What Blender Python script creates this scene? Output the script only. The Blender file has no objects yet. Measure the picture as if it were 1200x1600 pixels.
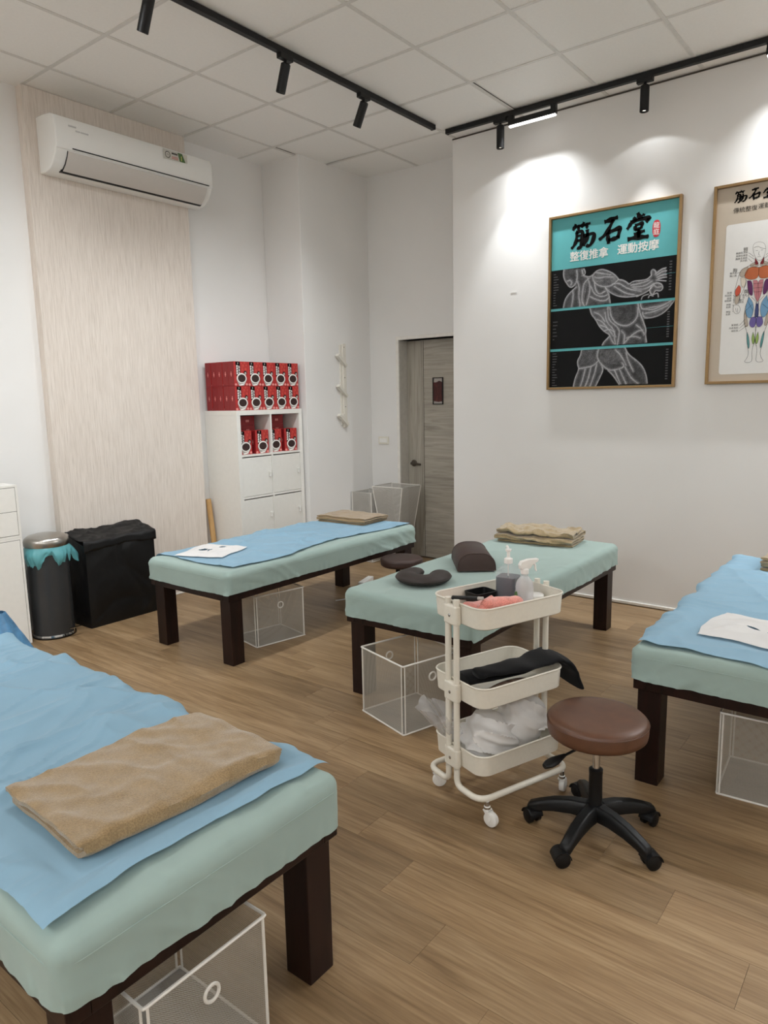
import bpy, bmesh, math, random
import numpy as np
from mathutils import Vector, Matrix
PI = math.pi
SC = bpy.context.scene
COL = SC.collection
random.seed(7)
RNG = np.random.default_rng(7)
H = 3.466                      # ceiling height

# ------------------------------------------------------------------ camera
F_PX = 1115.77266
YAW, PITCH, ROLL = 0.662594579, -0.158356316, -0.0195570039
CAM = Vector((-2.43064502, -4.34404240, H - 1.96215762))
cy, sy, cp, sp = math.cos(YAW), math.sin(YAW), math.cos(PITCH), math.sin(PITCH)
fwd = Vector((cy*cp, sy*cp, sp)); rgt = Vector((sy, -cy, 0)); upv = rgt.cross(fwd)
cr, sr = math.cos(ROLL), math.sin(ROLL)
r2 = cr*rgt + sr*upv; u2 = -sr*rgt + cr*upv
cam_data = bpy.data.cameras.new('camera')
cam = bpy.data.objects.new('camera', cam_data); COL.objects.link(cam)
M = Matrix((( r2.x, u2.x, -fwd.x, CAM.x), (r2.y, u2.y, -fwd.y, CAM.y), (r2.z, u2.z, -fwd.z, CAM.z), (0, 0, 0, 1)))
cam.matrix_world = M
cam_data.sensor_fit = 'VERTICAL'; cam_data.sensor_height = 36.0
cam_data.lens = F_PX/1600*36.0
cam_data.clip_start = 0.05; cam_data.clip_end = 60
SC.camera = cam

# ------------------------------------------------------------------ world, exposure
w = bpy.data.worlds.new('world'); SC.world = w; w.use_nodes = True
w.node_tree.nodes['Background'].inputs[0].default_value = (0.8, 0.85, 0.9, 1)
w.node_tree.nodes['Background'].inputs[1].default_value = 0.05
SC.view_settings.view_transform = 'Standard'
SC.view_settings.look = 'None'
SC.view_settings.exposure = -0.14
SC.view_settings.gamma = 1.0
SC.view_settings.use_curve_mapping = False
try:
    SC.cycles.use_denoising = True
    SC.cycles.max_bounces = 10
    SC.cycles.diffuse_bounces = 6
    SC.cycles.transparent_max_bounces = 24
    SC.cycles.sample_clamp_indirect = 4.0
except Exception:
    pass
LED_W = 26.0        # watts of one linear LED bar
SPOT_WIDE, SPOT_CORE = 2.4, 32.0
DOWN_W = 55.0
WASH_W = 62.0       # added fill bars washing the two unseen walls
LIGHT_COL = (0.97, 1.0, 1.02)

# ------------------------------------------------------------------ materials
def srgb(r, g, b):
    def f(c):
        c /= 255.0
        return c/12.92 if c <= 0.04045 else ((c+0.055)/1.055)**2.4
    return (f(r), f(g), f(b), 1.0)

class NT:
    def __init__(self, name):
        self.m = bpy.data.materials.new(name); self.m.use_nodes = True
        self.t = self.m.node_tree; self.b = self.t.nodes['Principled BSDF']; self.out = self.t.nodes['Material Output']
    def n(self, typ, **kw):
        nd = self.t.nodes.new(typ)
        for k, v in kw.items():
            if k.startswith('i_'):
                nd.inputs[k[2:].replace('_', ' ')].default_value = v
            else:
                setattr(nd, k, v)
        return nd
    def l(self, a, b): self.t.links.new(a, b)
    def coord(self, kind='Object', scale=(1, 1, 1), rnd=False):
        tc = self.n('ShaderNodeTexCoord'); mp = self.n('ShaderNodeMapping'); mp.inputs['Scale'].default_value = scale
        self.l(tc.outputs[kind], mp.inputs[0])
        if rnd:
            oi = self.n('ShaderNodeObjectInfo'); cx = self.n('ShaderNodeVectorMath', operation='SCALE')
            cx.inputs[0].default_value = (37.1, 53.7, 19.3); self.l(oi.outputs['Random'], cx.inputs['Scale'])
            self.l(cx.outputs[0], mp.inputs['Location'])
        return mp.outputs[0]
    def ramp(self, fac, stops):
        r = self.n('ShaderNodeValToRGB'); e = r.color_ramp.elements
        while len(e) < len(stops): e.new(0.5)
        for k, (p, c) in enumerate(stops): e[k].position = p; e[k].color = c
        self.l(fac, r.inputs[0]); return r.outputs[0]
    def bump(self, h, strength=0.2, dist=0.002):
        b = self.n('ShaderNodeBump'); b.inputs['Strength'].default_value = strength; b.inputs['Distance'].default_value = dist
        self.l(h, b.inputs['Height']); self.l(b.outputs[0], self.b.inputs['Normal'])

def shade(c, k): return (c[0]*k, c[1]*k, c[2]*k, 1)

def mat_plain(name, col, rough=0.5, spec=0.5, metal=0.0, noise=0.05, scale=30, bump=0.0, coat=0.0, sheen=0.0):
    m = NT(name); b = m.b
    nz = m.n('ShaderNodeTexNoise', i_Scale=scale, i_Detail=4.0)
    m.l(m.coord(), nz.inputs['Vector'])
    c = m.ramp(nz.outputs[0], [(0.3, shade(col, 1-noise)), (0.7, shade(col, 1+noise))])
    m.l(c, b.inputs['Base Color'])
    b.inputs['Roughness'].default_value = rough; b.inputs['Specular IOR Level'].default_value = spec
    b.inputs['Metallic'].default_value = metal; b.inputs['Coat Weight'].default_value = coat
    if sheen: b.inputs['Sheen Weight'].default_value = sheen
    if bump: m.bump(nz.outputs[0], bump, 0.002)
    return m.m

def mat_wood_floor():
    m = NT('oak_plank'); b = m.b
    v = m.coord('Object', (1, 1, 1), rnd=True)
    mp = m.n('ShaderNodeMapping'); mp.inputs['Scale'].default_value = (14, 1.1, 1); m.l(v, mp.inputs[0])
    n1 = m.n('ShaderNodeTexNoise', i_Scale=1.6, i_Detail=6.0, i_Distortion=0.6); m.l(mp.outputs[0], n1.inputs['Vector'])
    mp2 = m.n('ShaderNodeMapping'); mp2.inputs['Scale'].default_value = (70, 3, 1); m.l(v, mp2.inputs[0])
    n2 = m.n('ShaderNodeTexNoise', i_Scale=2.0, i_Detail=5.0, i_Distortion=0.3); m.l(mp2.outputs[0], n2.inputs['Vector'])
    mp3 = m.n('ShaderNodeMapping'); mp3.inputs['Scale'].default_value = (5, 1.6, 1); m.l(v, mp3.inputs[0])
    wv = m.n('ShaderNodeTexWave', i_Scale=2.2, i_Distortion=9.0, i_Detail=3.0); m.l(mp3.outputs[0], wv.inputs['Vector'])
    c1 = m.ramp(n1.outputs[0], [(0.25, srgb(126, 101, 72)), (0.5, srgb(150, 124, 92)), (0.78, srgb(170, 145, 112))])
    c2 = m.ramp(n2.outputs[0], [(0.35, (0.74, 0.70, 0.66, 1)), (0.6, (1, 1, 1, 1))])
    c3 = m.ramp(wv.outputs['Fac'], [(0.0, (0.88, 0.86, 0.83, 1)), (0.4, (1, 1, 1, 1))])
    x = m.n('ShaderNodeMix', data_type='RGBA', blend_type='MULTIPLY'); x.inputs[0].default_value = 0.85
    m.l(c1, x.inputs[6]); m.l(c2, x.inputs[7])
    x2 = m.n('ShaderNodeMix', data_type='RGBA', blend_type='MULTIPLY'); x2.inputs[0].default_value = 0.55
    m.l(x.outputs[2], x2.inputs[6]); m.l(c3, x2.inputs[7])
    oi = m.n('ShaderNodeObjectInfo')
    hv = m.n('ShaderNodeHueSaturation'); mr = m.n('ShaderNodeMapRange'); mr.inputs['To Min'].default_value = 0.84; mr.inputs['To Max'].default_value = 1.14
    m.l(oi.outputs['Random'], mr.inputs[0]); m.l(mr.outputs[0], hv.inputs['Value']); m.l(x2.outputs[2], hv.inputs['Color'])
    m.l(hv.outputs[0], b.inputs['Base Color'])
    b.inputs['Roughness'].default_value = 0.42; b.inputs['Specular IOR Level'].default_value = 0.4
    m.bump(n2.outputs[0], 0.08, 0.001)
    return m.m

def mat_grain(name, cols, scale, rough=0.5, dist=0.5, bump=0.1, spec=0.4):
    """elongated grain: scale = mapping scale, small along the grain"""
    m = NT(name); v = m.coord('Object', scale)
    n1 = m.n('ShaderNodeTexNoise', i_Scale=1.0, i_Detail=6.0, i_Distortion=dist, i_Roughness=0.6); m.l(v, n1.inputs['Vector'])
    c = m.ramp(n1.outputs[0], [(0.3, cols[0]), (0.5, cols[1]), (0.72, cols[2])])
    m.l(c, m.b.inputs['Base Color']); m.b.inputs['Roughness'].default_value = rough; m.b.inputs['Specular IOR Level'].default_value = spec
    if bump: m.bump(n1.outputs[0], bump, 0.001)
    return m.m

def mat_fabric(name, col, scale=900, bump=0.15, rough=0.85, sheen=0.2, noise=0.06, transl=0.0):
    m = NT(name); v = m.coord()
    n1 = m.n('ShaderNodeTexNoise', i_Scale=scale, i_Detail=2.0); m.l(v, n1.inputs['Vector'])
    n2 = m.n('ShaderNodeTexNoise', i_Scale=6.0, i_Detail=4.0); m.l(v, n2.inputs['Vector'])
    c = m.ramp(n2.outputs[0], [(0.3, shade(col, 1-noise)), (0.7, shade(col, 1+noise))])
    m.l(c, m.b.inputs['Base Color']); m.b.inputs['Roughness'].default_value = rough
    m.b.inputs['Sheen Weight'].default_value = sheen; m.b.inputs['Specular IOR Level'].default_value = 0.2
    if transl:
        t = m.n('ShaderNodeBsdfTranslucent'); m.l(c, t.inputs[0])
        mx = m.n('ShaderNodeMixShader'); mx.inputs[0].default_value = transl
        m.l(m.b.outputs[0], mx.inputs[1]); m.l(t.outputs[0], mx.inputs[2]); m.l(mx.outputs[0], m.out.inputs[0])
    m.bump(n1.outputs[0], bump, 0.001)
    return m.m

def mat_terry(name, col):
    m = NT(name); v = m.coord()
    n1 = m.n('ShaderNodeTexNoise', i_Scale=420.0, i_Detail=3.0); m.l(v, n1.inputs['Vector'])
    n2 = m.n('ShaderNodeTexNoise', i_Scale=22.0, i_Detail=5.0); m.l(v, n2.inputs['Vector'])
    c0 = m.ramp(n2.outputs[0], [(0.3, shade(col, 0.90)), (0.7, shade(col, 1.1))])
    n3 = m.n('ShaderNodeTexNoise', i_Scale=260.0, i_Detail=2.0); m.l(v, n3.inputs['Vector'])
    fz = m.ramp(n3.outputs[0], [(0.35, (0.74, 0.72, 0.69, 1)), (0.65, (1.12, 1.12, 1.12, 1))])
    mxx = m.n('ShaderNodeMix', data_type='RGBA', blend_type='MULTIPLY'); mxx.inputs[0].default_value = 0.8; m.l(c0, mxx.inputs[6]); m.l(fz, mxx.inputs[7]); c = mxx.outputs[2]
    m.l(c, m.b.inputs['Base Color']); m.b.inputs['Roughness'].default_value = 0.95
    m.b.inputs['Sheen Weight'].default_value = 0.5; m.b.inputs['Specular IOR Level'].default_value = 0.1
    m.bump(n1.outputs[0], 0.6, 0.003)
    return m.m

def mat_emit(name, col, s):
    m = NT(name); m.b.inputs['Base Color'].default_value = col
    m.b.inputs['Emission Color'].default_value = col; m.b.inputs['Emission Strength'].default_value = s
    return m.m

def mat_clear(name, col, rough=0.1, alpha=0.5):
    """thin translucent plastic: mixes see-through with a glossy tinted skin"""
    m = NT(name); v = m.coord()
    nz = m.n('ShaderNodeTexNoise', i_Scale=14.0); m.l(v, nz.inputs['Vector'])
    c = m.ramp(nz.outputs[0], [(0.3, shade(col, 0.95)), (0.7, shade(col, 1.04))]); m.l(c, m.b.inputs['Base Color'])
    m.b.inputs['Roughness'].default_value = rough
    t = m.n('ShaderNodeBsdfTransparent'); mx = m.n('ShaderNodeMixShader'); mx.inputs[0].default_value = alpha
    m.l(t.outputs[0], mx.inputs[1]); m.l(m.b.outputs[0], mx.inputs[2]); m.l(mx.outputs[0], m.out.inputs[0])
    return m.m

def mat_mesh(name, col, pitch=0.0035, solid=0.27):
    """woven wire mesh: real see-through openings on a fine diagonal grid"""
    m = NT(name); v = m.coord()
    sx = m.n('ShaderNodeSeparateXYZ'); m.l(v, sx.inputs[0])
    outs = []
    for op in ('ADD', 'SUBTRACT'):
        a = m.n('ShaderNodeMath', operation=op); m.l(sx.outputs[0], a.inputs[0]); m.l(sx.outputs[1], a.inputs[1])
        d = m.n('ShaderNodeMath', operation='MULTIPLY'); d.inputs[1].default_value = 1/(pitch*1.414); m.l(a.outputs[0], d.inputs[0])
        fr = m.n('ShaderNodeMath', operation='FRACT'); m.l(d.outputs[0], fr.inputs[0])
        lt = m.n('ShaderNodeMath', operation='LESS_THAN'); lt.inputs[1].default_value = solid; m.l(fr.outputs[0], lt.inputs[0])
        outs.append(lt.outputs[0])
    mxm = m.n('ShaderNodeMath', operation='MAXIMUM'); m.l(outs[0], mxm.inputs[0]); m.l(outs[1], mxm.inputs[1])
    m.b.inputs['Base Color'].default_value = col; m.b.inputs['Roughness'].default_value = 0.5
    t = m.n('ShaderNodeBsdfTransparent'); mx = m.n('ShaderNodeMixShader'); m.l(mxm.outputs[0], mx.inputs[0])
    m.l(t.outputs[0], mx.inputs[1]); m.l(m.b.outputs[0], mx.inputs[2]); m.l(mx.outputs[0], m.out.inputs[0])
    return m.m

def mat_vcol(name, rough=0.35):
    m = NT(name); a = m.n('ShaderNodeVertexColor'); a.layer_name = 'ink'
    m.l(a.outputs[0], m.b.inputs['Base Color']); m.b.inputs['Roughness'].default_value = 0.65; m.b.inputs['Specular IOR Level'].default_value = 0.12
    return m.m

def mat_wall():
    m = NT('white_wall_paint'); v = m.coord()
    n1 = m.n('ShaderNodeTexNoise', i_Scale=90.0, i_Detail=3.0); m.l(v, n1.inputs['Vector'])
    n2 = m.n('ShaderNodeTexNoise', i_Scale=1.3, i_Detail=3.0); m.l(v, n2.inputs['Vector'])
    c = m.ramp(n2.outputs[0], [(0.3, srgb(231, 230, 228)), (0.7, srgb(236, 235, 233))])
    m.l(c, m.b.inputs['Base Color']); m.b.inputs['Roughness'].default_value = 0.6; m.b.inputs['Specular IOR Level'].default_value = 0.3
    m.bump(n1.outputs[0], 0.12, 0.002)
    return m.m

MT = {}
MT['wall'] = mat_wall()
MT['tile'] = mat_plain('ceiling_tile_gypsum', srgb(242, 241, 238), 0.45, 0.4, noise=0.015, scale=60, bump=0.08)
MT['tbar'] = mat_plain('ceiling_bar_paint', srgb(216, 214, 210), 0.4)
MT['dark_void'] = mat_plain('ceiling_void', srgb(60, 58, 56), 0.9)
MT['floor'] = mat_wood_floor()
MT['panel'] = mat_grain('beige_woven_laminate', [srgb(204, 193, 182), srgb(220, 210, 200), srgb(231, 222, 213)], (190, 190, 7), 0.65, 0.2, 0.25)
MT['base'] = mat_plain('white_trim_paint', srgb(235, 232, 226), 0.4)
MT['doorv'] = mat_grain('grey_oak_vertical', [srgb(146, 140, 128), srgb(166, 160, 148), srgb(182, 176, 164)], (26, 26, 1.6), 0.5, 1.2, 0.08)
MT['doorh'] = mat_grain('grey_oak_horizontal', [srgb(146, 140, 128), srgb(167, 161, 149), srgb(184, 178, 166)], (2.2, 1.8, 30), 0.5, 1.4, 0.08)
MT['jamb'] = mat_plain('grey_jamb_paint', srgb(206, 202, 194), 0.5)
MT['groove'] = mat_plain('dark_groove', srgb(70, 64, 58), 0.7)
MT['steel'] = mat_plain('brushed_steel', srgb(176, 172, 166), 0.28, metal=1.0, noise=0.08, scale=200)
MT['chrome'] = mat_plain('chrome', srgb(205, 205, 205), 0.12, metal=1.0, noise=0.02)
MT['black'] = mat_plain('black_metal_paint', srgb(14, 14, 15), 0.45, 0.3, noise=0.1)
MT['blackpl'] = mat_plain('black_nylon', srgb(13, 13, 14), 0.45, 0.3, noise=0.15, scale=60, bump=0.05)
MT['darkwood'] = mat_grain('espresso_wood', [srgb(20, 10, 8), srgb(31, 16, 12), srgb(41, 22, 17)], (22, 22, 3), 0.4, 0.8, 0.05, 0.25)
MT['cover'] = mat_fabric('teal_grey_cotton', srgb(152, 172, 166), 700, 0.1, 0.75, 0.15, 0.03)
MT['sheet'] = mat_fabric('blue_nonwoven', srgb(142, 178, 200), 500, 0.12, 0.7, 0.1, 0.03, 0.12)
MT['tissue'] = mat_fabric('white_nonwoven', srgb(232, 230, 228), 600, 0.2, 0.85, 0.1, 0.02, 0.15)
MT['towel'] = mat_terry('tan_terry', srgb(152, 128, 93))
MT['towel_b'] = mat_terry('khaki_terry', srgb(164, 145, 112))
MT['pink'] = mat_terry('pink_terry', srgb(232, 150, 138))
MT['brownleather'] = mat_plain('brown_leather', srgb(88, 57, 39), 0.42, 0.5, noise=0.14, scale=24, bump=0.1)
MT['darkleather'] = mat_plain('dark_brown_leather', srgb(58, 41, 36), 0.5, 0.4, noise=0.08, scale=60, bump=0.05)
MT['donutfab'] = mat_plain('dark_taupe_leatherette', srgb(50, 42, 39), 0.55, 0.35, noise=0.06, scale=70, bump=0.05)
MT['white'] = mat_plain('white_lacquer', srgb(236, 234, 228), 0.35, noise=0.015)
MT['cream'] = mat_plain('cream_powder_coat', srgb(226, 221, 208), 0.4, noise=0.02, scale=80)
MT['wire'] = mat_plain('white_wire', srgb(230, 227, 220), 0.4)
MT['mesh'] = mat_mesh('white_wire_mesh', srgb(178, 172, 160), 0.0035, 0.25)
MT['meshfine'] = mat_mesh('grey_wire_mesh', srgb(190, 187, 180), 0.0035, 0.36)
MT['acwhite'] = mat_plain('gloss_white_plastic', srgb(236, 236, 233), 0.12, 0.5, noise=0.005, coat=0.3)
MT['acgrey'] = mat_plain('grey_plastic', srgb(205, 200, 194), 0.3, noise=0.01)
MT['slot'] = mat_plain('black_slot', srgb(14, 14, 14), 0.6)
MT['greyink'] = mat_plain('grey_ink', srgb(188, 188, 187), 0.3)
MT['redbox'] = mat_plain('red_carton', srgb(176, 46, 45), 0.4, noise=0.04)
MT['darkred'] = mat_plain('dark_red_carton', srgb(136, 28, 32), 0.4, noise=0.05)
MT['inkblack'] = mat_plain('black_ink', srgb(14, 12, 12), 0.7, 0.1)
MT['inkwhite'] = mat_plain('white_ink', srgb(240, 238, 234), 0.6, 0.2)
MT['inkgrey'] = mat_plain('light_grey_ink', srgb(170, 164, 158), 0.4)
MT['inkpink'] = mat_plain('pink_ink', srgb(226, 150, 142), 0.4)
MT['inkorange'] = mat_plain('orange_ink', srgb(232, 110, 84), 0.4)
MT['coffee'] = mat_plain('coffee_ink', srgb(52, 32, 30), 0.4, noise=0.3, scale=160)
MT['brass'] = mat_plain('brushed_brass', srgb(142, 114, 76), 0.4, metal=0.6, noise=0.06, scale=120)
MT['teal'] = mat_plain('teal_paper', srgb(98, 178, 182), 0.6, 0.2, noise=0.01)
MT['paperblack'] = mat_plain('black_paper', srgb(23, 23, 25), 0.6, 0.2, noise=0.03)
MT['sealred'] = mat_plain('seal_red_ink', srgb(190, 56, 66), 0.6, 0.2)
MT['beigepaper'] = mat_plain('beige_paper', srgb(192, 180, 164), 0.6, 0.2, noise=0.01)
MT['cardpaper'] = mat_plain('white_paper', srgb(226, 225, 222), 0.6, 0.2, noise=0.01)
MT['bagblack'] = mat_plain('black_nylon_fabric', srgb(11, 11, 12), 0.5, 0.35, noise=0.15, scale=40, bump=0.1)
MT['clothblack'] = mat_fabric('black_cloth', srgb(14, 14, 16), 500, 0.2, 0.95, 0.05, 0.2)
MT['bindark'] = mat_plain('graphite_steel', srgb(62, 64, 66), 0.32, 0.5, metal=0.4, noise=0.03)
MT['bagblue'] = mat_clear('teal_bin_liner', srgb(120, 205, 214), 0.25, 0.6)
MT['bagclear'] = mat_clear('clear_poly_bag', srgb(225, 225, 228), 0.08, 0.35)
MT['bagwhite'] = mat_clear('white_poly_bag', srgb(238, 236, 230), 0.35, 0.86)
MT['bottleclear'] = mat_clear('clear_bottle_plastic', srgb(222, 224, 228), 0.10, 0.17)
MT['bottlefrost'] = mat_clear('frosted_bottle_plastic', srgb(226, 226, 228), 0.2, 0.42)
MT['bronze'] = mat_plain('dark_nickel', srgb(92, 86, 78), 0.35, metal=0.9)
MT['liquidblue'] = mat_plain('dark_blue_liquid', srgb(30, 44, 58), 0.2, noise=0.03)
MT['liquidpale'] = mat_plain('pale_lilac_liquid', srgb(206, 198, 200), 0.2, noise=0.02)
MT['whitepl'] = mat_plain('white_plastic', srgb(238, 237, 233), 0.3, noise=0.01)
MT['led'] = mat_emit('led_diffuser', (1.0, 0.97, 0.93, 1), 4.5)
MT['lens'] = mat_emit('spot_lens', (1.0, 0.97, 0.93, 1), 0.8)
MT['tanwood'] = mat_grain('tan_wood', [srgb(176, 134, 82), srgb(200, 160, 106), srgb(216, 178, 126)], (30, 30, 3), 0.45, 0.6, 0.05)
MT['navy'] = mat_plain('navy_plastic', srgb(40, 56, 76), 0.3)
MT['bluebag'] = mat_plain('blue_printed_bag', srgb(84, 136, 178), 0.35, noise=0.35, scale=18)
MT['rackwood'] = mat_plain('white_painted_wood', srgb(226, 222, 212), 0.45, noise=0.02)
MT['plaquered'] = mat_grain('carved_rosewood', [srgb(30, 10, 8), srgb(66, 22, 18), srgb(100, 42, 34)], (60, 60, 14), 0.5, 2.0, 0.2)
MT['stickersilver'] = mat_plain('silver_sticker', srgb(196, 194, 186), 0.3)
MT['stickergreen'] = mat_plain('green_ink', srgb(72, 104, 58), 0.35)
MT['inkyellow'] = mat_plain('yellow_ink', srgb(232, 224, 120), 0.4)
MT['inkred'] = mat_plain('red_ink', srgb(196, 96, 88), 0.4)
MT['poster_ink'] = mat_vcol('chalk_drawing_print')
MT['stripe'] = mat_grain('brown_striped_fabric', [srgb(34, 24, 20), srgb(90, 68, 54), srgb(150, 128, 108)], (120, 8, 8), 0.8, 0.2, 0.2)
MT['patch'] = mat_plain('filler_patch', srgb(228, 227, 224), 0.6)

# ------------------------------------------------------------------ mesh helper
def vnoise(x, y, seed=0):
    """vectorised smooth value noise in [-1,1]"""
    x = np.asarray(x, float); y = np.asarray(y, float)
    xi = np.floor(x).astype(np.int64); yi = np.floor(y).astype(np.int64)
    fx = x-xi; fy = y-yi; fx = fx*fx*(3-2*fx); fy = fy*fy*(3-2*fy)
    def h(a, b):
        n = (a*374761393 + b*668265263 + seed*974634777) & 0xffffffff
        n = ((n ^ (n >> 13))*1274126177) & 0xffffffff
        n = n ^ (n >> 16)
        return (n & 0xffff)/32767.5-1
    a = h(xi, yi)*(1-fx)+h(xi+1, yi)*fx; b = h(xi, yi+1)*(1-fx)+h(xi+1, yi+1)*fx
    return a*(1-fy)+b*fy
def fbm(x, y, seed=0, o=3):
    r = 0; a = 1; s = 0
    for k in range(o):
        r = r+a*vnoise(x*2**k, y*2**k, seed+k*17); s += a; a *= 0.5
    return r/s
def ridge(x, y, seed=0, p=3.0):
    return (1-np.abs(vnoise(x, y, seed)))**p

def fillet(pts, r, n=6, closed=False):
    P = [Vector(p) for p in pts]; out = []; N = len(P)
    for i in range(N):
        if not closed and i in (0, N-1): out.append(P[i]); continue
        a, b, c = P[i-1], P[i], P[(i+1) % N]
        d1 = (a-b); d2 = (c-b); l1, l2 = d1.length, d2.length; d1.normalize(); d2.normalize()
        t = min(r, l1*0.49, l2*0.49)
        p0 = b+d1*t; p1 = b+d2*t
        for k in range(n+1):
            s = k/n; out.append(p0*(1-s)**2+b*2*s*(1-s)+p1*s*s)
    return out

class MB:
    def __init__(self): self.v = []; self.f = []; self.mi = []; self.M = Matrix.Identity(4)
    def pt(self, p): self.v.append(tuple(self.M @ Vector(p))); return len(self.v)-1
    def face(self, idx, mi=0): self.f.append(tuple(idx)); self.mi.append(mi)
    def box(self, x0, x1, y0, y1, z0, z1, mi=0):
        i = [self.pt(p) for p in ((x0,y0,z0),(x1,y0,z0),(x1,y1,z0),(x0,y1,z0),(x0,y0,z1),(x1,y0,z1),(x1,y1,z1),(x0,y1,z1))]
        for q in ((0,3,2,1),(4,5,6,7),(0,1,5,4),(1,2,6,5),(2,3,7,6),(3,0,4,7)): self.face([i[k] for k in q], mi)
        return self
    def quad(self, a, b, c, d, mi=0): self.face([self.pt(p) for p in (a, b, c, d)], mi); return self
    def poly(self, pts, mi=0): self.face([self.pt(p) for p in pts], mi); return self
    def prism(self, poly, z0, z1, mi=0):
        n = len(poly); a = [self.pt((x, y, z0)) for x, y in poly]; b = [self.pt((x, y, z1)) for x, y in poly]
        self.face(a[::-1], mi); self.face(b, mi)
        for k in range(n): self.face((a[k], a[(k+1) % n], b[(k+1) % n], b[k]), mi)
        return self
    def rings(self, R, mi=0, closed=True, cap0=True, cap1=True):
        idx = [[self.pt(p) for p in r] for r in R]; n = len(idx[0])
        for a, b in zip(idx, idx[1:]):
            for k in range(n if closed else n-1): self.face((a[k], a[(k+1) % n], b[(k+1) % n], b[k]), mi)
        if cap0: self.face(idx[0][::-1], mi)
        if cap1: self.face(idx[-1], mi)
        return self
    def lathe(self, prof, n=32, c=(0, 0), mi=0, caps=True, a0=0, a1=2*PI):
        R = [[(c[0]+r*math.cos(2*PI*k/n), c[1]+r*math.sin(2*PI*k/n), z) for k in range(n)] for r, z in prof]
        return self.rings(R, mi, True, caps and prof[0][0] > 1e-6, caps and prof[-1][0] > 1e-6)
    def tube(self, pts, r, n=8, closed=False, mi=0):
        P = [Vector(p) for p in pts]; N = len(P); R = []; prev = None
        for i in range(N):
            if closed: t = (P[(i+1) % N]-P[i-1])
            else: t = P[min(i+1, N-1)]-P[max(i-1, 0)]
            t.normalize()
            if prev is None:
                ref = Vector((0, 0, 1)) if abs(t.z) < 0.9 else Vector((1, 0, 0)); a = t.cross(ref).normalized()
            else:
                a = (prev-t*prev.dot(t)).normalized()
            b = t.cross(a); prev = a
            rr = r[i] if hasattr(r, '__len__') else r
            R.append([P[i]+(a*math.cos(2*PI*k/n)+b*math.sin(2*PI*k/n))*rr for k in range(n)])
        if closed: R.append(R[0])
        return self.rings(R, mi, True, not closed, not closed)
    def loft(self, pts, secs, mi=0, side=None, nseg=16, power=2.0):
        """pts: path; secs: (half width, half thickness); side: width direction"""
        P = [Vector(p) for p in pts]; N = len(P); R = []
        for i in range(N):
            t = (P[min(i+1, N-1)]-P[max(i-1, 0)]).normalized(); s = Vector(side) if side is not None else Vector((0, 1, 0))
            s = (s-t*s.dot(t)).normalized(); u = t.cross(s)
            a, b = secs[i]; ring = []
            for k in range(nseg):
                c, d = math.cos(2*PI*k/nseg), math.sin(2*PI*k/nseg)
                ring.append(P[i]+s*a*math.copysign(abs(c)**(2/power), c)+u*b*math.copysign(abs(d)**(2/power), d))
            R.append(ring)
        return self.rings(R, mi)
    def grid(self, X, mi=0, mask=None):
        """X: array (n,m,3)"""
        n, m = X.shape[:2]; base = len(self.v)
        for p in X.reshape(-1, 3): self.v.append(tuple(self.M @ Vector(p)))
        for i in range(n-1):
            for j in range(m-1):
                if mask is not None and not mask[i, j]: continue
                self.face((base+i*m+j, base+(i+1)*m+j, base+(i+1)*m+j+1, base+i*m+j+1), mi)
        return self
    def build(self, name, mats, parent=None, smooth=False, bevel=0.0, bseg=2, angle=35, loc=None, solid=0.0, sub=0):
        me = bpy.data.meshes.new(name); me.from_pydata(self.v, [], self.f); 
        if not isinstance(mats, (list, tuple)): mats = [mats]
        for m in mats: me.materials.append(MT[m] if isinstance(m, str) else m)
        if len(mats) > 1: me.polygons.foreach_set('material_index', self.mi)
        bm = bmesh.new(); bm.from_mesh(me); bmesh.ops.recalc_face_normals(bm, faces=bm.faces) if not getattr(self, 'keep', False) else None
        bm.to_mesh(me); bm.free()
        if smooth:
            me.polygons.foreach_set('use_smooth', [True]*len(me.polygons))
            try: me.set_sharp_from_angle(angle=math.radians(angle))
            except Exception: pass
        me.update()
        o = bpy.data.objects.new(name, me); COL.objects.link(o)
        if parent: o.parent = parent
        if loc is not None: o.location = loc
        if bevel:
            b = o.modifiers.new('bevel', 'BEVEL'); b.width = bevel; b.segments = bseg; b.limit_method = 'ANGLE'; b.angle_limit = math.radians(40)
        if solid:
            s = o.modifiers.new('solid', 'SOLIDIFY'); s.thickness = solid; s.offset = 0
        if sub:
            s = o.modifiers.new('sub', 'SUBSURF'); s.levels = sub; s.render_levels = sub
        return o

def thing(name, label, cat, loc=(0, 0, 0), rotz=0.0, group=None):
    o = bpy.data.objects.new(name, None); COL.objects.link(o); o.empty_display_size = 0.05
    o.location = loc; o.rotation_euler = (0, 0, rotz); o['label'] = label; o['category'] = cat
    if group: o['group'] = group
    return o
def tag(o, label, cat, group=None):
    o['label'] = label; o['category'] = cat
    if group: o['group'] = group
    return o
def struct(o): o['kind'] = 'structure'; return o
def copy_tree(o, parent=None):
    c = o.copy(); COL.objects.link(c)
    if parent: c.parent = parent
    for ch in list(o.children): copy_tree(ch, c)
    return c
def text_mesh(body, size, bold=0.0, align='CENTER', spacing=1.0):
    """flat triangulated glyphs of the built-in font: list of verts (x,y), faces"""
    cu = bpy.data.curves.new('t', 'FONT'); cu.body = body; cu.size = size; cu.offset = bold; cu.align_x = align; cu.space_character = spacing
    cu.resolution_u = 3
    o = bpy.data.objects.new('t', cu); COL.objects.link(o)
    d = bpy.context.evaluated_depsgraph_get(); m = o.evaluated_get(d).to_mesh()
    V = [(v.co.x, v.co.y) for v in m.vertices]; F = [tuple(p.vertices) for p in m.polygons]
    bpy.data.objects.remove(o); bpy.data.curves.remove(cu)
    return V, F
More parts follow.
